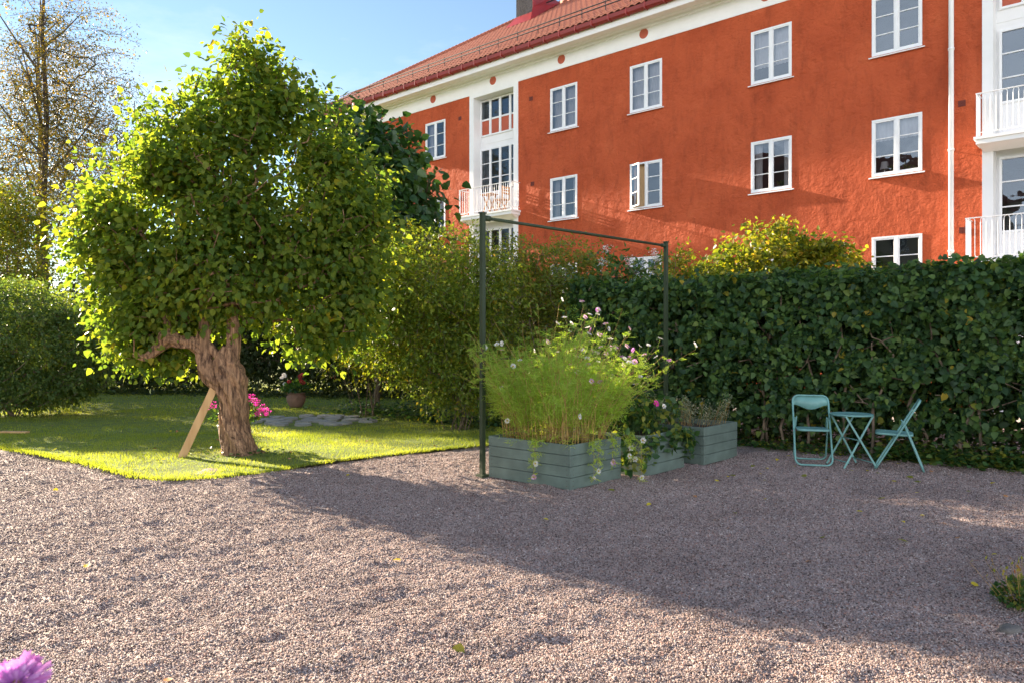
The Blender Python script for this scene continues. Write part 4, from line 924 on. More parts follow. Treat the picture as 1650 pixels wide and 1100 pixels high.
# flowers
def flower_mesh(name, npet, r, mat, rings=1, disc=.011, cup=.25, tm=None):
    P, T, Nn, S = [], [], [], []
    for g in range(rings):
        for i in range(npet):
            a = 2 * PI * (i + .5 * g) / npet + .1 * rng.normal(); el = cup * (1 + 1.6 * g) + .12 * rng.normal(); d = np.array([math.cos(a) * math.cos(el), math.sin(a) * math.cos(el), math.sin(el)])
            P.append(d * .004 + [0, 0, .001 * g]); T.append(d); Nn.append([-math.cos(a) * math.sin(el), -math.sin(a) * math.sin(el), math.cos(el)]); S.append(r * (1 - .22 * g) * (.93 + .14 * rng.random()))
    V, F_, q = leaf_geo(np.array(P), np.array(T), np.array(Nn), np.array(S), tm or PETAL)
    k = 8; D = [(disc * math.cos(2 * PI * j / k), disc * math.sin(2 * PI * j / k), .004) for j in range(k)] + [(0, 0, .011)]
    dv = len(V); V = np.vstack([V, D]); tri = np.array([(dv + j, dv + (j + 1) % k, dv + k) for j in range(k)])
    nf = len(F_); rv = np.concatenate([np.repeat(rng.random(len(P)), q), np.full(k, .5)])
    o = np_mesh(name, V, [F_, tri], [mat, M['disc']], rnd=rv, midx=[0] * nf + [1] * k)
    return o
def place_flower(proto, p, nrm, parent, first):
    o = proto if first else proto.copy()
    if not first: C.objects.link(o)
    o.parent = parent; q = Vector(nrm).to_track_quat('Z', 'Y'); o.rotation_mode = 'QUATERNION'; o.rotation_quaternion = q; o.location = p; s_ = .85 + .3 * rng.random(); o.scale = (s_, s_, s_)
    return o
def feather(P, T, L, npin=5, w=.0029):
    """thread-like divided leaves: axis P->P+T*L with thin side threads"""
    n = len(P); T = unit(T); ref = rng.normal(size=(n, 3)); Bv = unit(np.cross(T, ref)); A = []; E_ = []; W = []
    A.append(P); E_.append(P + T * L[:, None])
    for i in range(npin):
        f = (i + .6) / npin; o = P + T * (L * f)[:, None]; l2 = L * (.5 - .30 * abs(f - .45))
        for sgn in (-1, 1):
            d = unit(T * .75 + Bv * sgn + rng.normal(size=(n, 3)) * .25); A.append(o); E_.append(o + d * l2[:, None])
            d2 = unit(T + d * .6 + rng.normal(size=(n, 3)) * .3); A.append(o + d * (l2 * .45)[:, None]); E_.append(o + d * (l2 * .45)[:, None] + d2 * (l2 * .5)[:, None])
    A = np.vstack(A); E_ = np.vstack(E_); m = len(A); s_ = unit(np.cross(E_ - A, rng.normal(size=(m, 3)))) * w
    return np.stack([A - s_, A + s_, E_], 1).reshape(-1, 3), np.arange(m * 3).reshape(-1, 3), m
cos = empty('cosmos_plants', (.63, 8.0, .43), VA, 'tall feathery cosmos with brown stems and pink and white flowers in the front planter', 'flowers')
sg0, sg1, sr, FP, FT, FLn, tips = [], [], [], [], [], [], []
for i in range(225):
    x0, y0 = .07 + .82 * rng.random(), .07 + 1.08 * rng.random(); edge_r = x0 / .96
    h = (.76 + .50 * rng.random()) * (1.0 if x0 < .6 else .95); lean = np.array([(x0 - .36) * 1.35 + .20 * rng.normal(), (y0 - .6) * .55 + .20 * rng.normal()])
    h *= .74 + .62 * (float(vnoise(np.array(x0 * 4.5 + 3), np.array(y0 * 4.5 + 3), 2)) + .5)
    if rng.random() < .16: h *= 1.12
    if i < 22: x0, y0 = .75 + .15 * rng.random(), .1 + 1.0 * rng.random(); lean = np.array([.55 + .4 * rng.random(), .1 * rng.normal()]); h = .75 + .3 * rng.random()
    k = 9; pts = []
    for s_ in range(k + 1):
        f = s_ / k; crv = .03 * math.sin(i * 1.7 + f * 7) * f; pts.append(np.array([crv + x0 + lean[0] * f ** 1.7, y0 + lean[1] * f ** 1.7, h * f * (1 - .06 * f * np.linalg.norm(lean))]) + (rng.normal(size=3) * .008 if s_ else 0))
    for s_ in range(k): sg0.append(pts[s_]); sg1.append(pts[s_ + 1]); sr.append(.0045 * (1 - .75 * s_ / k))
    tips.append(pts[-1])
    for s_ in range(1, k + 1):
        dens = .72 if s_ > 3 else (.45 if s_ == 3 else .12)
        for q in range(3):
            if rng.random() > dens: continue
            a = rng.random() * 2 * PI; FP.append(pts[s_] + (pts[s_ - 1] - pts[s_]) * rng.random()); FT.append(np.array([math.cos(a), math.sin(a), -.3 + .8 * rng.random()])); FLn.append(.19 * (.5 + .7 * rng.random()) * (1.15 - .55 * s_ / k))
    if rng.random() < .5:          # side branches
        f = 5; a = rng.random() * 2 * PI; d = np.array([math.cos(a) * .6, math.sin(a) * .6, 1.0]); e = pts[f] + d * .28 * (.6 + .8 * rng.random()); sg0.append(pts[f]); sg1.append(e); sr.append(.0022); tips.append(e)
        for q in range(7): a = rng.random() * 2 * PI; FP.append(pts[f] + (e - pts[f]) * rng.random()); FT.append(np.array([math.cos(a), math.sin(a), .6])); FLn.append(.08 * (.7 + .6 * rng.random()))
# hanging shoots over the front boards
hang = []
for (x0, y0, dn, out_) in ((.0, .42, .35, -.10), (.02, .40, .2, -.12), (.30, .0, .36, -.07), (.34, .0, .28, -.10), (.62, .0, .22, -.1), (.9, .02, .40, -.32), (.8, .0, .16, -.2), (.95, .5, .2, .1)):
    side = np.array([-1, 0]) if y0 > .1 and x0 < .1 else (np.array([0, -1]) if y0 < .1 else np.array([1, 0])); pts = []
    for s_ in range(7): f = s_ / 6; o_ = abs(out_) * math.sin(min(1, f * 1.5) * PI / 2) + .02; pts.append(np.array([x0 + side[0] * o_, y0 + side[1] * o_, .10 * math.sin(f * PI) + .02 - dn * f * f]))
    for s_ in range(6):
        sg0.append(pts[s_]); sg1.append(pts[s_ + 1]); sr.append(.002)
        for q in range(5 if s_ > 1 else 2): FP.append(pts[s_ + 1] + rng.normal(size=3) * .01); FT.append(rng.normal(size=3) + [side[0] * .5, side[1] * .5, -.4]); FLn.append(.075 * (.6 + .7 * rng.random()))
    hang.append(pts[-1])
V, F_ = cones(sg0, sg1, np.array(sr), np.array(sr) * .85, 4); np_mesh('stems', V, F_, M['stem'], cos)
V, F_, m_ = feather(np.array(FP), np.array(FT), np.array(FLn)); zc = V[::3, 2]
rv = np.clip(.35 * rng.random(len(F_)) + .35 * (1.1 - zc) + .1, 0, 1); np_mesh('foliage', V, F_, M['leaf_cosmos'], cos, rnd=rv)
protos = [flower_mesh('flower', 8, .032, M['petal_white']), flower_mesh('flower', 8, .034, M['petal_pink']), flower_mesh('flower', 8, .031, M['petal_lilac'])]
usedp = [False] * 3; tp = np.array(tips); score = tp[:, 2] + .75 * tp[:, 0] + .35 * rng.random(len(tp)); order = np.concatenate([np.argsort(-score)[:52], rng.choice(len(tp), 26, replace=False)])
stk0, stk1 = [], []
for i in order:
    p = tp[i] + rng.normal(size=3) * .02; e = p + np.array([.04 * rng.normal(), .04 * rng.normal(), .05 + .05 * rng.random()]); stk0.append(tp[i]); stk1.append(e)
    c = rng.choice(3, p=[.45, .32, .23]); nv = np.array([.25 - .7 * 1 * rng.random(), -.9 * rng.random(), .75]) + rng.normal(size=3) * .35; place_flower(protos[c], e, nv, cos, not usedp[c]); usedp[c] = True
for i, p in enumerate(list(hang) + [np.array([.35, -.02, .72]), np.array([-.03, .9, .25]), np.array([-.02, 1.0, .62]), np.array([.1, -.04, .35])]):
    c = 0 if i % 4 else 1; place_flower(protos[c], p, np.array([-.3, -1, .3]) + rng.normal(size=3) * .3, cos, False)
V, F_ = cones(stk0, stk1, .0015, .0012, 3); tag(np_mesh('flower_stalks', V, F_, M['leaf_cosmos'], cos, rnd=np.full(len(F_), .5)), kind='stuff')

# broad-leaved trailing plant of the middle box
def leafy(name, label, cat, base, rz, pts, size, lmat, tmpl=HEART, stems=True, up=.6, parent=None):
    o = empty(name, base, rz, label, cat); P = np.asarray(pts); n = len(P)
    if stems:
        g = P[::4].copy(); g0 = g.copy(); g0[:, :2] = g0[:, :2] * .6 + .4 * np.clip(g0[:, :2], .1, .8); g0[:, 2] = np.minimum(0, g[:, 2]); V, F_ = cones(g0, g, .003, .0015, 4); np_mesh('stems', V, F_, M['leaf_bed'], o, rnd=np.full(len(F_), .3))
    T = rng.normal(size=(n, 3)) * .7; T[:, 2] -= .3; Nn = rng.normal(size=(n, 3)) * .45; Nn[:, 2] += up; Nn[:, 1] -= .35
    V, F_, q = leaf_geo(P, T, Nn, size * (.6 + .8 * rng.random(n)), tmpl); np_mesh('leaves', V, F_, lmat, o, rnd=np.repeat(rng.random(n), q)); return o
a = rng.random(900); dome = np.stack([.1 + .9 * rng.random(900), .02 + 1.1 * rng.random(900), .05 + .38 * rng.random(900) ** .7], 1)
dome[:, 2] *= np.clip(1.15 - ((dome[:, 0] - .55) / .75) ** 2, .2, 1)
tr_ = []
for (x0, ln) in ((-.03, .42), (.15, .2), (.55, .25), (.92, .40), (.98, .30), (.75, .12)):
    for q in range(34): f = rng.random(); tr_.append([x0 + .06 * rng.normal(), -.05 - .03 * abs(rng.normal()), .06 - ln * f])
for q in range(110): f = rng.random(); tr_.append([-.06 - .06 * abs(rng.normal()), .05 + .25 * rng.random(), .05 - .45 * f])
nas = leafy('trailing_plant', 'broad-leaved trailing plant spilling over the middle planter with a magenta flower', 'plant', (1.55, 8.77, .44), VA, np.vstack([dome, tr_]), .075, M['leaf_bed'])
fm = flower_mesh('flower', 6, .04, M['petal_magenta'], 2); place_flower(fm, (.28, .0, .40), (-.2, -1, .5), nas, True)
fw = flower_mesh('flower', 6, .038, M['petal_white'], 1); place_flower(fw, (.42, -.02, .36), (-.2, -1, .4), nas, True)
for p in ((-.1, -.05, .0), (-.12, .1, -.1), (-.16, .02, -.22)): place_flower(fw, p, (-.5, -1, .2), nas, False)
# grey-leaved tall plant behind it
P0, T0, N0, S0_ = [], [], [], []
for st in range(7):
    bx_, by_ = .35 + .3 * rng.random(), .6 + .4 * rng.random(); h = .55 + .2 * rng.random(); P0.append((bx_, by_, 0)); lx, ly = .1 * rng.normal(), .1 * rng.normal()
ps = []; c0, c1 = [], []
for (bx_, by_, _) in P0:
    h = .6 + .2 * rng.random(); lx, ly = .1 * rng.normal(), .1 * rng.normal(); c0.append((bx_, by_, 0)); c1.append((bx_ + lx, by_ + ly, h))
    for q in range(22):
        f = .35 + .65 * rng.random(); a = rng.random() * 2 * PI; ps.append((bx_ + lx * f, by_ + ly * f, h * f, math.cos(a), math.sin(a), .8))
sil = empty('silver_plant', (1.55, 8.77, .44), VA, 'upright plant with narrow grey leaves standing behind the trailing leaves in the middle planter', 'plant')
ps = np.array(ps); 
for a0_, a1_ in zip(c0, c1): V, F_ = cones([a0_], [a1_], .005, .003, 5); np_mesh('stem', V, F_, M['stem'], sil)
V, F_, q = leaf_geo(ps[:, :3], ps[:, 3:], np.tile([0, 0, 1.], (len(ps), 1)) + .3 * rng.normal(size=(len(ps), 3)), .13 * (.7 + .5 * rng.random(len(ps))), (OVAL[0] * [.6, 1, 1], OVAL[1])); np_mesh('leaves', V, F_, M['leaf_silver'], sil, rnd=np.repeat(rng.random(len(ps)) * .7, q))
# herb in the far box
hp = []
h0, h1 = [], []
for i in range(70):
    x0, y0 = .06 + .84 * rng.random(), .06 + 1.1 * rng.random(); lx, ly = (x0 - .45) * .35 + .05 * rng.normal(), (y0 - .6) * .2 + .05 * rng.normal(); h = .20 + .17 * rng.random(); h0.append((x0, y0, -.02)); h1.append((x0 + lx, y0 + ly, h))
    for q in range(46): f = .25 + .8 * rng.random(); hp.append((x0 + lx * f + .035 * rng.normal(), y0 + ly * f + .035 * rng.normal(), h * f + .02 * rng.normal()))
herb = empty('grey_herb', (2.48, 9.62, .44), VA, 'low bushy grey-green herb with tiny leaves in the planter nearest the hedge', 'plant')
V, F_ = cones(h0, h1, .003, .0015, 4); np_mesh('stems', V, F_, M['stem'], herb); hp = np.array(hp); n = len(hp)
V, F_, q = leaf_geo(hp, rng.normal(size=(n, 3)) + [0, 0, .6], rng.normal(size=(n, 3)) + [0, 0, .6], .026 * (.6 + .8 * rng.random(n)), OVAL); np_mesh('leaves', V, F_, M['leaf_silver'], herb, rnd=np.repeat(rng.random(n), q))

# ================================================================== LAWN OBJECTS
# board propping the lilac
pr0 = Vector((-4.43, 9.98, .02)); pr1 = Vector((-4.02, 10.22, 1.10)); d = (pr1 - pr0); L = d.length; d.normalize(); sd_ = Vector((.9, .35, 0)); sd_ = (sd_ - d * sd_.dot(d)).normalized(); nn = d.cross(sd_)
prop = MB(); prop.obox((pr0 + pr1) / 2 - pr0, sd_ * .05, nn * .024, d * (L / 2)); po = prop.build('wooden_prop', M['new_wood'], bevel=.003, loc=pr0)
tag(po, 'pale new wooden board propping up the leaning lilac trunk', 'board')
mb = MB(); mb.obox((0, 0, .015), (.24, -.03, 0), (.006, .05, 0), (0, 0, .015)); tag(mb.build('wooden_board', M['new_wood'], loc=(-8.35, 12.5, .05), bevel=.003), 'short wooden board lying in the shaded grass on the left of the lawn', 'board')

def pot(name, label, cat, x, y, prof, mat, z=.03):
    o = empty(name, (x, y, z), 0, label, cat); mb = MB(); mb.s = True; mb.lathe(prof, k=32); mb.build('pot', mat, o)
    rs = prof[-1][0]; s_ = MB(); k = 24; zz = prof[-1][1]; s_.add([(rs * math.cos(2 * PI * j / k), rs * math.sin(2 * PI * j / k), zz) for j in range(k)], [tuple(range(k))]); s_.build('soil', M['soil'], o); return o
def bunch(name, label, cat, x, y, z, r, hgt, n, size, lmat, fl=None, nfl=0, fr_=.5, group=None, heads=1):
    o = empty(name, (x, y, z), 0, label, cat, group); d = unit(rng.normal(size=(n, 3))) * [r, r, hgt * .6]; d[:, 2] = np.abs(d[:, 2]) * 1.0 + hgt * .15; P = d * (rng.random((n, 1)) ** .4)
    T = unit(P) + rng.normal(size=(n, 3)) * .6; V, F_, q = leaf_geo(P, T, rng.normal(size=(n, 3)) * .5 + [0, 0, 1], size * (.6 + .8 * rng.random(n)), HEART); np_mesh('leaves', V, F_, lmat, o, rnd=np.repeat(rng.random(n), q))
    g0 = np.zeros((14, 3)); g1 = P[:14]; V, F_ = cones(g0, g1, .004, .002, 4); np_mesh('stems', V, F_, M['leaf_bed'], o, rnd=np.full(len(F_), .3))
    return o
pt = pot('plant_pot', 'grey tapered plant pot standing behind the lilac trunk', 'pot', -4.10, 10.75, [(.0, 0), (.085, 0), (.10, .02), (.135, .30), (.145, .33), (.15, .36), (.135, .36), (.125, .33)], M['pot_grey'])
pg = bunch('pelargonium', 'bushy pelargonium with bright magenta flower heads in the grey pot behind the lilac trunk', 'flowers', -4.0, 10.8, .38, .34, .42, 420, .055, M['leaf_bed'])
for (hx, hz_) in ((-.30, .30), (-.12, .40), (-.42, .24), (.32, .34), (.42, .26), (.36, .18), (.25, .40), (.48, .20), (.1, .44)):
    n = 46; P = np.array([hx + .0, -.10, hz_]) + unit(rng.normal(size=(n, 3))) * .045; T = unit(P - [hx, -.10, hz_]) * .4 + rng.normal(size=(n, 3)); V, F_, q = leaf_geo(P, T, P - [hx, -.1, hz_], .028, PETAL)
    np_mesh('flower_head', V, F_, M['petal_magenta'], pg, rnd=np.repeat(rng.random(n), q))
ux, uy = -5.06, 17.45
ur = pot('terracotta_urn', 'weathered round terracotta urn standing on the lawn in front of the far bushes', 'urn', ux, uy, [(0, 0), (.13, 0), (.15, .02), (.19, .08), (.235, .17), (.245, .25), (.225, .32), (.20, .345), (.235, .36), (.24, .39), (.22, .39), (.2, .36)], M['terracotta'])
mb = MB(); mb.s = True
for a in (0.3, 2.4, 4.4): mb.tube([(.235 * math.cos(a + t_) * (1 + .04), .235 * math.sin(a + t_) * 1.04, .30 - .07 * math.sin(t_ / .9 * PI)) for t_ in np.linspace(0, .9, 9)], .014, 6)
mb.build('garland', M['terracotta'], ur)
ur.scale = (.9, .9, .9)
uf = bunch('urn_flowers', 'mixed dark red and white flowers growing in the terracotta urn', 'flowers', ux, uy, .36, .34, .40, 380, .07, M['leaf_dark'])
fr1 = flower_mesh('flower', 7, .05, M['petal_red'], 2); fw1 = flower_mesh('flower', 7, .05, M['petal_white'], 1); f1 = f2 = True
for i in range(11):
    a = rng.random() * 2 * PI; p = (.30 * math.cos(a) * rng.random() ** .5, -.3 * rng.random(), .22 + .28 * rng.random())
    if p[0] > -.1: place_flower(fr1, p, (.2 * rng.normal(), -1, .5), uf, f1); f1 = False
    else: place_flower(fw1, p, (.2 * rng.normal(), -1, .5), uf, f2); f2 = False

# ================================================================== FOLDING CHAIRS AND TABLE
def folding_chair(loc, rz, label):
    o = empty('folding_chair', (*loc, 0), rz, label, 'chair', 'turquoise folding chairs at the bistro table')
    W = .222; yb, zb_ = .245, .865; yf = -.245
    def lp(f, x): return (x, yf + (yb - yf) * f, .012 + (zb_ - .012) * f)
    def corner(c0, x_from, x_to, f0, f1, rev=False): pass
    # long loop: front foot bar to top of the back
    pts = []; rad_f = .085
    for sgn in (-1, 1):
        seq = []
        for t_ in np.linspace(0, PI / 2, 7): seq.append(lp(1 - rad_f * (1 - math.sin(PI / 2 - t_ + 0)) * 0 - rad_f * (1 - math.cos(t_)), sgn * (W - .075 * (1 - math.sin(t_)))))
        seq2 = []
        for t_ in np.linspace(0, PI / 2, 7): seq2.append(lp(rad_f * (1 - math.sin(t_)), sgn * (W - .075 * (1 - math.cos(t_)))))
        pts.append((seq, seq2))
    left = pts[0]; right = pts[1]
    path = left[0] + left[1] + right[1][::-1] + right[0][::-1]
    mb = MB(); mb.s = True; mb.tube(path, .0125, 10, closed=True); mb.build('long_frame', M['teal'], o)
    # rear loop
    w2 = W - .022; y0_, z0_ = .075, .575; y1_, z1_ = .285, .012
    def rp(f, x): return (x, y0_ + (y1_ - y0_) * f, z0_ + (z1_ - z0_) * f)
    path = [rp(0, -w2), rp(.5, -w2)] + [rp(1 - .12 * (1 - math.sin(t_)), -w2 + .07 * (1 - math.cos(t_))) for t_ in np.linspace(0, PI / 2, 6)] + [rp(1 - .12 * (1 - math.sin(t_)), w2 - .07 * (1 - math.cos(t_))) for t_ in np.linspace(PI / 2, 0, 6)] + [rp(.5, w2), rp(0, w2)]
    mb = MB(); mb.s = True; mb.tube(path, .0115, 10); mb.build('rear_frame', M['teal'], o)
    mb = MB(); mb.s = True
    for sgn in (-1, 1):
        mb.tube([(sgn * (W - .004), .07, .575), (sgn * (w2 - .012), .07, .575)], .012, 8); mb.obox((sgn * (w2 - .014), .10, .515), (.002, 0, 0), (0, .012, 0), (0, .03, .065)) if False else mb.tube([(sgn * (w2 - .015), .045, .60), (sgn * (w2 - .015), .13, .46)], .008, 6)
    mb.build('hinge', M['teal'], o)
    # seat: rounded pressed-steel pan with rolled edge
    def rrect(hx, y0, y1, r, z, k=6):
        out = []
        for (cx, cy, a0) in ((hx - r, y1 - r, 0), (-hx + r, y1 - r, PI / 2), (-hx + r, y0 + r, PI), (hx - r, y0 + r, 1.5 * PI)):
            for j in range(k + 1): a = a0 + j * PI / 2 / k; out.append((cx + r * math.cos(a), cy + r * math.sin(a), z))
        return out
    mb = MB(); hx = W - .03; rings = [rrect(hx - .03, -.21, .14, .05, .450), rrect(hx - .012, -.232, .165, .06, .458), rrect(hx, -.245, .175, .065, .452), rrect(hx, -.245, .175, .065, .430), rrect(hx - .01, -.235, .165, .06, .430)]
    vs = [v for rg in rings for v in rg]; n = len(rings[0]); fs = [tuple(range(n))]
    for a in range(len(rings) - 1): fs += [(a * n + (j + 1) % n, a * n + j, (a + 1) * n + j, (a + 1) * n + (j + 1) % n) for j in range(n)]
    mb.s = True; mb.add([(x, y, z + .012 * max(0, -(y)) / .25) for x, y, z in vs], fs); mb.build('seat', M['teal'], o)
    # back panel: curved sheet with a dipped lower edge
    mb = MB(); mb.s = True; nx_ = 20; front, back = [], []
    for i in range(nx_ + 1):
        u = -1 + 2 * i / nx_; x = u * (W - .004); ft = 1 - rad_f * .95 * max(0, (abs(u) - .66) / .34) ** 2; fb = .835 - .035 * math.cos(u * PI * 1.0) * 1 - .01
        for (f, ) in ((ft,), (fb,)):
            p = lp(f, x); bow = .018 * (1 - u * u); front.append((p[0], p[1] + bow - .002, p[2])); back.append((p[0], p[1] + bow + .002, p[2]))
    m_ = len(front); vs = front + back; fs = []
    for i in range(nx_): a = 2 * i; fs += [(a, a + 1, a + 3, a + 2), (m_ + a, m_ + a + 2, m_ + a + 3, m_ + a + 1), (a, a + 2, m_ + a + 2, m_ + a), (a + 1, m_ + a + 1, m_ + a + 3, a + 3)]
    mb.add(vs, fs); mb.build('backrest', M['teal'], o)
    return o
# first chair: its front turned to the yard; second: facing the table, seen from the side
folding_chair((3.92, 9.73), R(-16), 'turquoise folding chair left of the table, seen from the front')
folding_chair((4.80, 9.28), R(-117), 'turquoise folding chair right of the table, seen from the side')
tb = empty('bistro_table', (4.34, 9.52, 0), R(8), 'small round turquoise folding table between the two chairs', 'table')
mb = MB(); mb.s = True; mb.lathe([(0, .662), (.24, .664), (.252, .668), (.257, .664), (.257, .650), (.250, .646), (.242, .654), (0, .652)], k=48); mb.build('tabletop', M['teal'], tb)
for (y, w) in ((-.17, .20), (.19, .185)):
    for sgn in (-1, 1):
        yy = y + .012 * sgn; mb = MB(); p0, p1 = Vector((sgn * w * .95, yy, .648)), Vector((-sgn * (w + .015), yy - (.02 if y < 0 else -.03), .0)); d = (p1 - p0); L = d.length; d.normalize(); sv = Vector((0, 1, 0)).cross(d).normalized()
        mb.obox((p0 + p1) / 2, sv * .0125, Vector((0, .0045, 0)), d * (L / 2)); mb.build('leg', M['teal'], tb, bevel=.002)
mb = MB(); mb.s = True
for (x, z) in ((-.02, .36), (.02, .36)): pass
for (x, z, a_, c_) in ((0, .345, -.18, .20), (-.155, .07, -.19, .22), (.155, .07, -.19, .22), (-.19, .64, -.17, .19), (.19, .64, -.17, .19)):
    mb = MB(); mb.s = True; mb.tube([(x, a_, z), (x, c_, z)], .007, 6); mb.build('crossbar', M['teal'], tb)

# small wooden furniture on the balcony
def scissor(o, x, y, w, h, dd=.3):
    mb = MB()
    for yy in (y, y + dd):
        for sgn in (-1, 1): p0, p1 = Vector((x + sgn * w, yy, 0)), Vector((x - sgn * w, yy + .02 * sgn, h)); d = p1 - p0; L = d.length; d.normalize(); mb.obox((p0 + p1) / 2, d.cross(Vector((0, 1, 0))) * .022, (0, .012, 0), d * (L / 2))
    return mb
for (s, nm, lab, cat, bk) in ((-9.62, 'garden_table', 'small brown wooden folding table on the far white balcony', 'table', 0), (-9.02, 'garden_chair', 'small brown wooden folding chair on the far white balcony', 'chair', 1)):
    o = empty(nm, bw(s, -.22, 6.05), BROT, lab, cat); w = .20 if not bk else .17
    scissor(o, 0, 0, w, .70 if not bk else .44).build('legs', M['chair_wood'], o)
    mb = MB()
    for i in range(5): mb.box(-.27 if not bk else -.2, .27 if not bk else .2, -.06 + i * .085, .015 + i * .085, (.70 if not bk else .44), (.72 if not bk else .46))
    mb.build('tabletop' if not bk else 'seat', M['chair_wood'], o)
    if bk:
        mb = MB(); mb.box(.17, .20, -.05, -.02, .46, .9); mb.box(.17, .20, .32, .35, .46, .9)
        for i in range(3): mb.box(.175, .195, -.018, .318, .62 + i * .1, .68 + i * .1)
        mb.build('backrest', M['chair_wood'], o)
# things on the window sills
def lampo(s, z, lab):
    o = empty('table_lamp', bw(s, .2, z), BROT, lab, 'lamp'); mb = MB(); mb.s = True; mb.lathe([(0, 0), (.06, 0), (.06, .015), (.012, .03), (.01, .2)], k=16); mb.build('base', M['white'], o); mb = MB(); mb.s = True; mb.lathe([(.105, .18), (.075, .36)], k=20); mb.build('lamp_shade', M['curtain'], o)
lampo(3.30, 5.575, 'white table lamp on the sill of the middle-floor window nearest the downpipe')
def sillpot(s, z, lab, r=.06, leafn=40, h=.22):
    o = empty('potted_plant', bw(s, .2, z), BROT, lab, 'potted plant'); mb = MB(); mb.s = True; mb.lathe([(0, 0), (r * .75, 0), (r, .10), (r * .9, .10), (0, .09)], k=16); mb.build('pot', M['white'], o)
    P = np.zeros((leafn, 3)); P[:, 2] = .09; T = rng.normal(size=(leafn, 3)) * .5 + [0, 0, 1]; V, F_, q = leaf_geo(P, T, rng.normal(size=(leafn, 3)), h * (.5 + .6 * rng.random(leafn)), (OVAL[0] * [.5, 1, 1], OVAL[1])); np_mesh('leaves', V, F_, M['leaf_dark'], o, rnd=np.repeat(rng.random(leafn), q))
sillpot(3.52, 5.575, 'spiky plant in a white pot beside the table lamp behind the window'); sillpot(3.75, 5.575, 'plant in a white pot just right of the window mullion, middle floor', .07); sillpot(3.95, 5.575, 'broad white pot at the right end of the middle-floor sill', .08, 20, .12)
sillpot(.75, 5.575, 'leafy plant on the sill of the middle-floor window left of the lamp window', .06, 50); sillpot(3.9, 8.505, 'round white pot with a small plant on the top-floor sill nearest the downpipe', .09, 16, .12)

# ================================================================== SMALL THINGS IN THE YARD
def fallen(proto, x, y, rz, label, grp):
    o = proto.copy(); C.objects.link(o); o.location = (x, y, float(gravel_z(x, y)) + .012); o.rotation_euler = (rng.normal() * .2, rng.normal() * .2, rz); tag(o, label, 'leaf', grp); return o
def leafproto(mat, size):
    s_ = 4; tv = HEART[0] * size + [0, -size * .5, 0]; return np_mesh('fallen_leaf', tv, HEART[1], mat, rnd=[.95, .95])
pg_ = [leafproto(M['petal_yellow'], .055), leafproto(M['leaf_bed'], .075), leafproto(M['chair_wood'], .05)]
gl_ = [('small yellow fallen leaf lying on the gravel', 'yellow fallen leaves on the gravel'), ('green fallen leaf lying flat on the gravel', 'green fallen leaves on the gravel'), ('small brown fallen leaf lying on the gravel', 'brown fallen leaves on the gravel')]
spots = [(139, 912, 0), (740, 1045, 1), (1455, 872, 1), (1302, 900, 2), (1213, 750, 1), (1252, 741, 0), (1448, 747, 0), (1466, 770, 1), (1478, 775, 1), (1440, 775, 0), (1372, 758, 0), (1236, 755, 0), (1570, 945, 0), (1543, 862, 2), (1420, 802, 1), (1385, 822, 0),
         (1180, 765, 1), (1155, 777, 0), (1500, 760, 2), (1530, 765, 2), (1600, 778, 0), (1560, 790, 1), (985, 790, 1), (880, 838, 0), (640, 905, 0), (270, 1098, 2), (90, 790, 0), (560, 765, 0), (350, 800, 2), (1120, 800, 2), (1295, 765, 1), (1332, 770, 2), (1490, 748, 1), (1620, 800, 2), (1045, 812, 0), (1270, 735, 0)]
first3 = [True] * 3
for (px, py, c) in spots:
    x, y = G(px, py)
    o = fallen(pg_[c], x, y, rng.random() * 6.28, *gl_[c])
for i in range(46):
    px, py = (20 + 740 * rng.random(), 668 + 100 * rng.random()); x, y = G(px, py)
    if not in_poly(x, y) or abs(x - tx) < .4: continue
    c = int(rng.choice(3, p=[.5, .1, .4])); o = pg_[c].copy(); C.objects.link(o); o.location = (x, y, float(lawn_z(x, y)) + .03); o.rotation_euler = (rng.normal() * .3, rng.normal() * .3, rng.random() * 6.28)
    tag(o, ('small yellow fallen leaf lying in the lawn grass', 'dull green fallen leaf lying in the lawn grass', 'dry brown fallen leaf lying in the lawn grass')[c], 'leaf', ('yellow fallen leaves on the lawn', 'green fallen leaves on the lawn', 'brown fallen leaves on the lawn')[c])
for i in range(60):
    x, y = 1.5 + 6.8 * rng.random(), 5.2 + 5.8 * rng.random()
    if y > 13.2 - .66 * x - .4 or (x < 3.4 and y > 7.6 + .7 * (x - .6)): continue
    c = int(rng.choice(3, p=[.35, .2, .45])); o = fallen(pg_[c], x, y, rng.random() * 6.28, *gl_[c]); o.scale = (.7,) * 3
for p in pg_: bpy.data.objects.remove(p)
pl = bunch('small_plant', 'low green plant with dry flower tips growing at the right edge of the gravel', 'plant', 3.03, 4.42, .02, .16, .22, 460, .028, M['leaf_bed'])
n = 60; P = np.stack([.11 * rng.normal(size=n), .11 * rng.normal(size=n), .16 + .12 * rng.random(n)], 1); SV, SF = cones(P * [.3, .3, 0], P, .0018, .0012, 3); np_mesh('dry_stalks', SV, SF, M['stem'], pl)
V, F_, q = leaf_geo(P, rng.normal(size=(n, 3)) * .3 + [0, 0, 1], rng.normal(size=(n, 3)), .030, OVAL); tag(np_mesh('dry_tips', V, F_, M['leaf_red'], pl, rnd=np.repeat(rng.random(n) * .4 + .6, q)), kind='stuff')
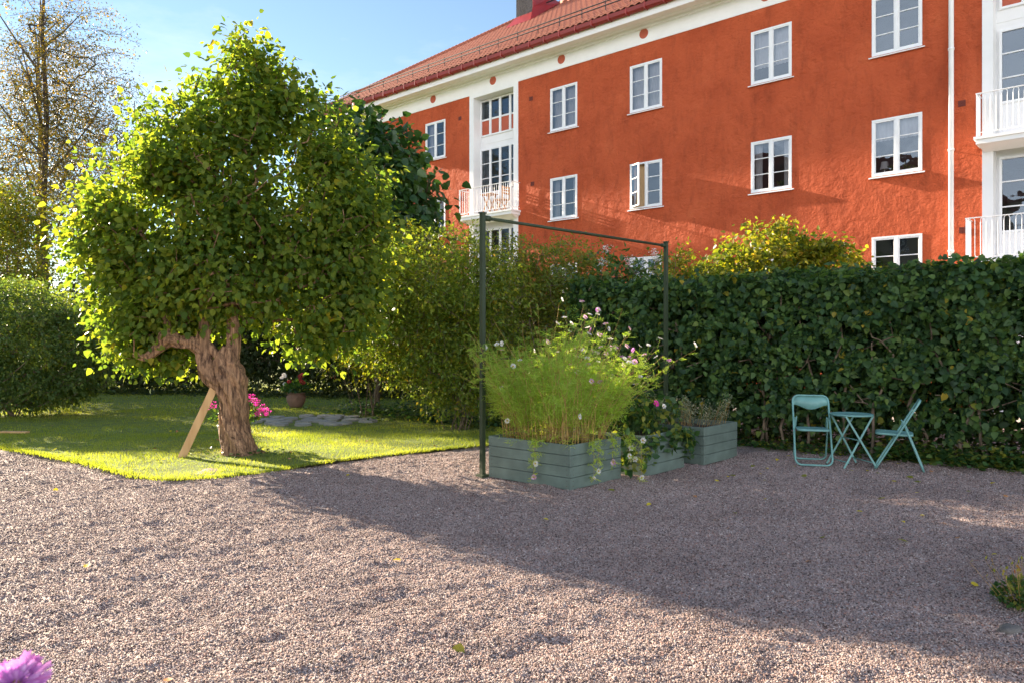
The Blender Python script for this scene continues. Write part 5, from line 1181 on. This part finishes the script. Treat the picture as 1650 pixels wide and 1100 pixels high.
def rock(x, y, r, lab):
    th = np.linspace(0, PI, 12)[:, None]; ph = (np.arange(20) * 2 * PI / 20)[None]; d = np.stack([np.sin(th) * np.cos(ph), np.sin(th) * np.sin(ph), np.cos(th) + 0 * ph], -1)
    rr = 1 + .5 * vnoise(d[..., 0] * 1.6 + 5, d[..., 1] * 1.6 + d[..., 2] * 1.3 + 9, 3) + .2 * vnoise(d[..., 0] * 4 + 5, d[..., 1] * 4 + d[..., 2] * 3, 5); V = d * rr[..., None] * [r, r * .7, r * .45]
    i = (np.arange(11)[:, None] * 20); j = np.arange(20)[None]; F_ = np.stack([i + j, i + 20 + j, i + 20 + (j + 1) % 20, i + (j + 1) % 20], -1).reshape(-1, 4)
    o = np_mesh('stone', V.reshape(-1, 3), F_, M['stone'], smooth=True); o.location = (x, y, .02); tag(o, lab, 'stone')
rock(2.72, 4.06, .07, 'grey stone lying in front of the small plant at the right edge'); rock(2.92, 4.02, .09, 'larger grey stone below the small plant at the right edge')
# aster in the near foreground
ax_, ay_, az_ = -.765, 1.15, 1.068
ast = empty('aster', (ax_, ay_, 0), 0, 'blurred pink aster flower close to the camera at the bottom left corner', 'flower')
mb = MB(); mb.s = True; mb.tube([(0, .0, 0), (.02, .01, .4), (-.02, 0, .8), (0, 0, az_ - .012)], [.004, .004, .003, .0025], 6); mb.build('stem', M['leaf_bed'], ast)
fo = flower_mesh('flower', 30, .050, M['petal_lilac'], 4, disc=.010, cup=.16, tm=(PETAL[0] * [.42, 1, 1], PETAL[1])); fo.parent = ast; fo.location = (0, 0, az_); fo.rotation_euler = (R(28), R(8), 0)
n = 26; P = np.stack([np.zeros(n), np.zeros(n), .1 + .85 * rng.random(n)], 1); V, F_, q = leaf_geo(P, rng.normal(size=(n, 3)) + [0, 0, .5], rng.normal(size=(n, 3)) + [0, 0, 1], .06, (OVAL[0] * [.6, 1, 1], OVAL[1])); np_mesh('leaves', V, F_, M['leaf_bed'], ast, rnd=np.repeat(rng.random(n), q))
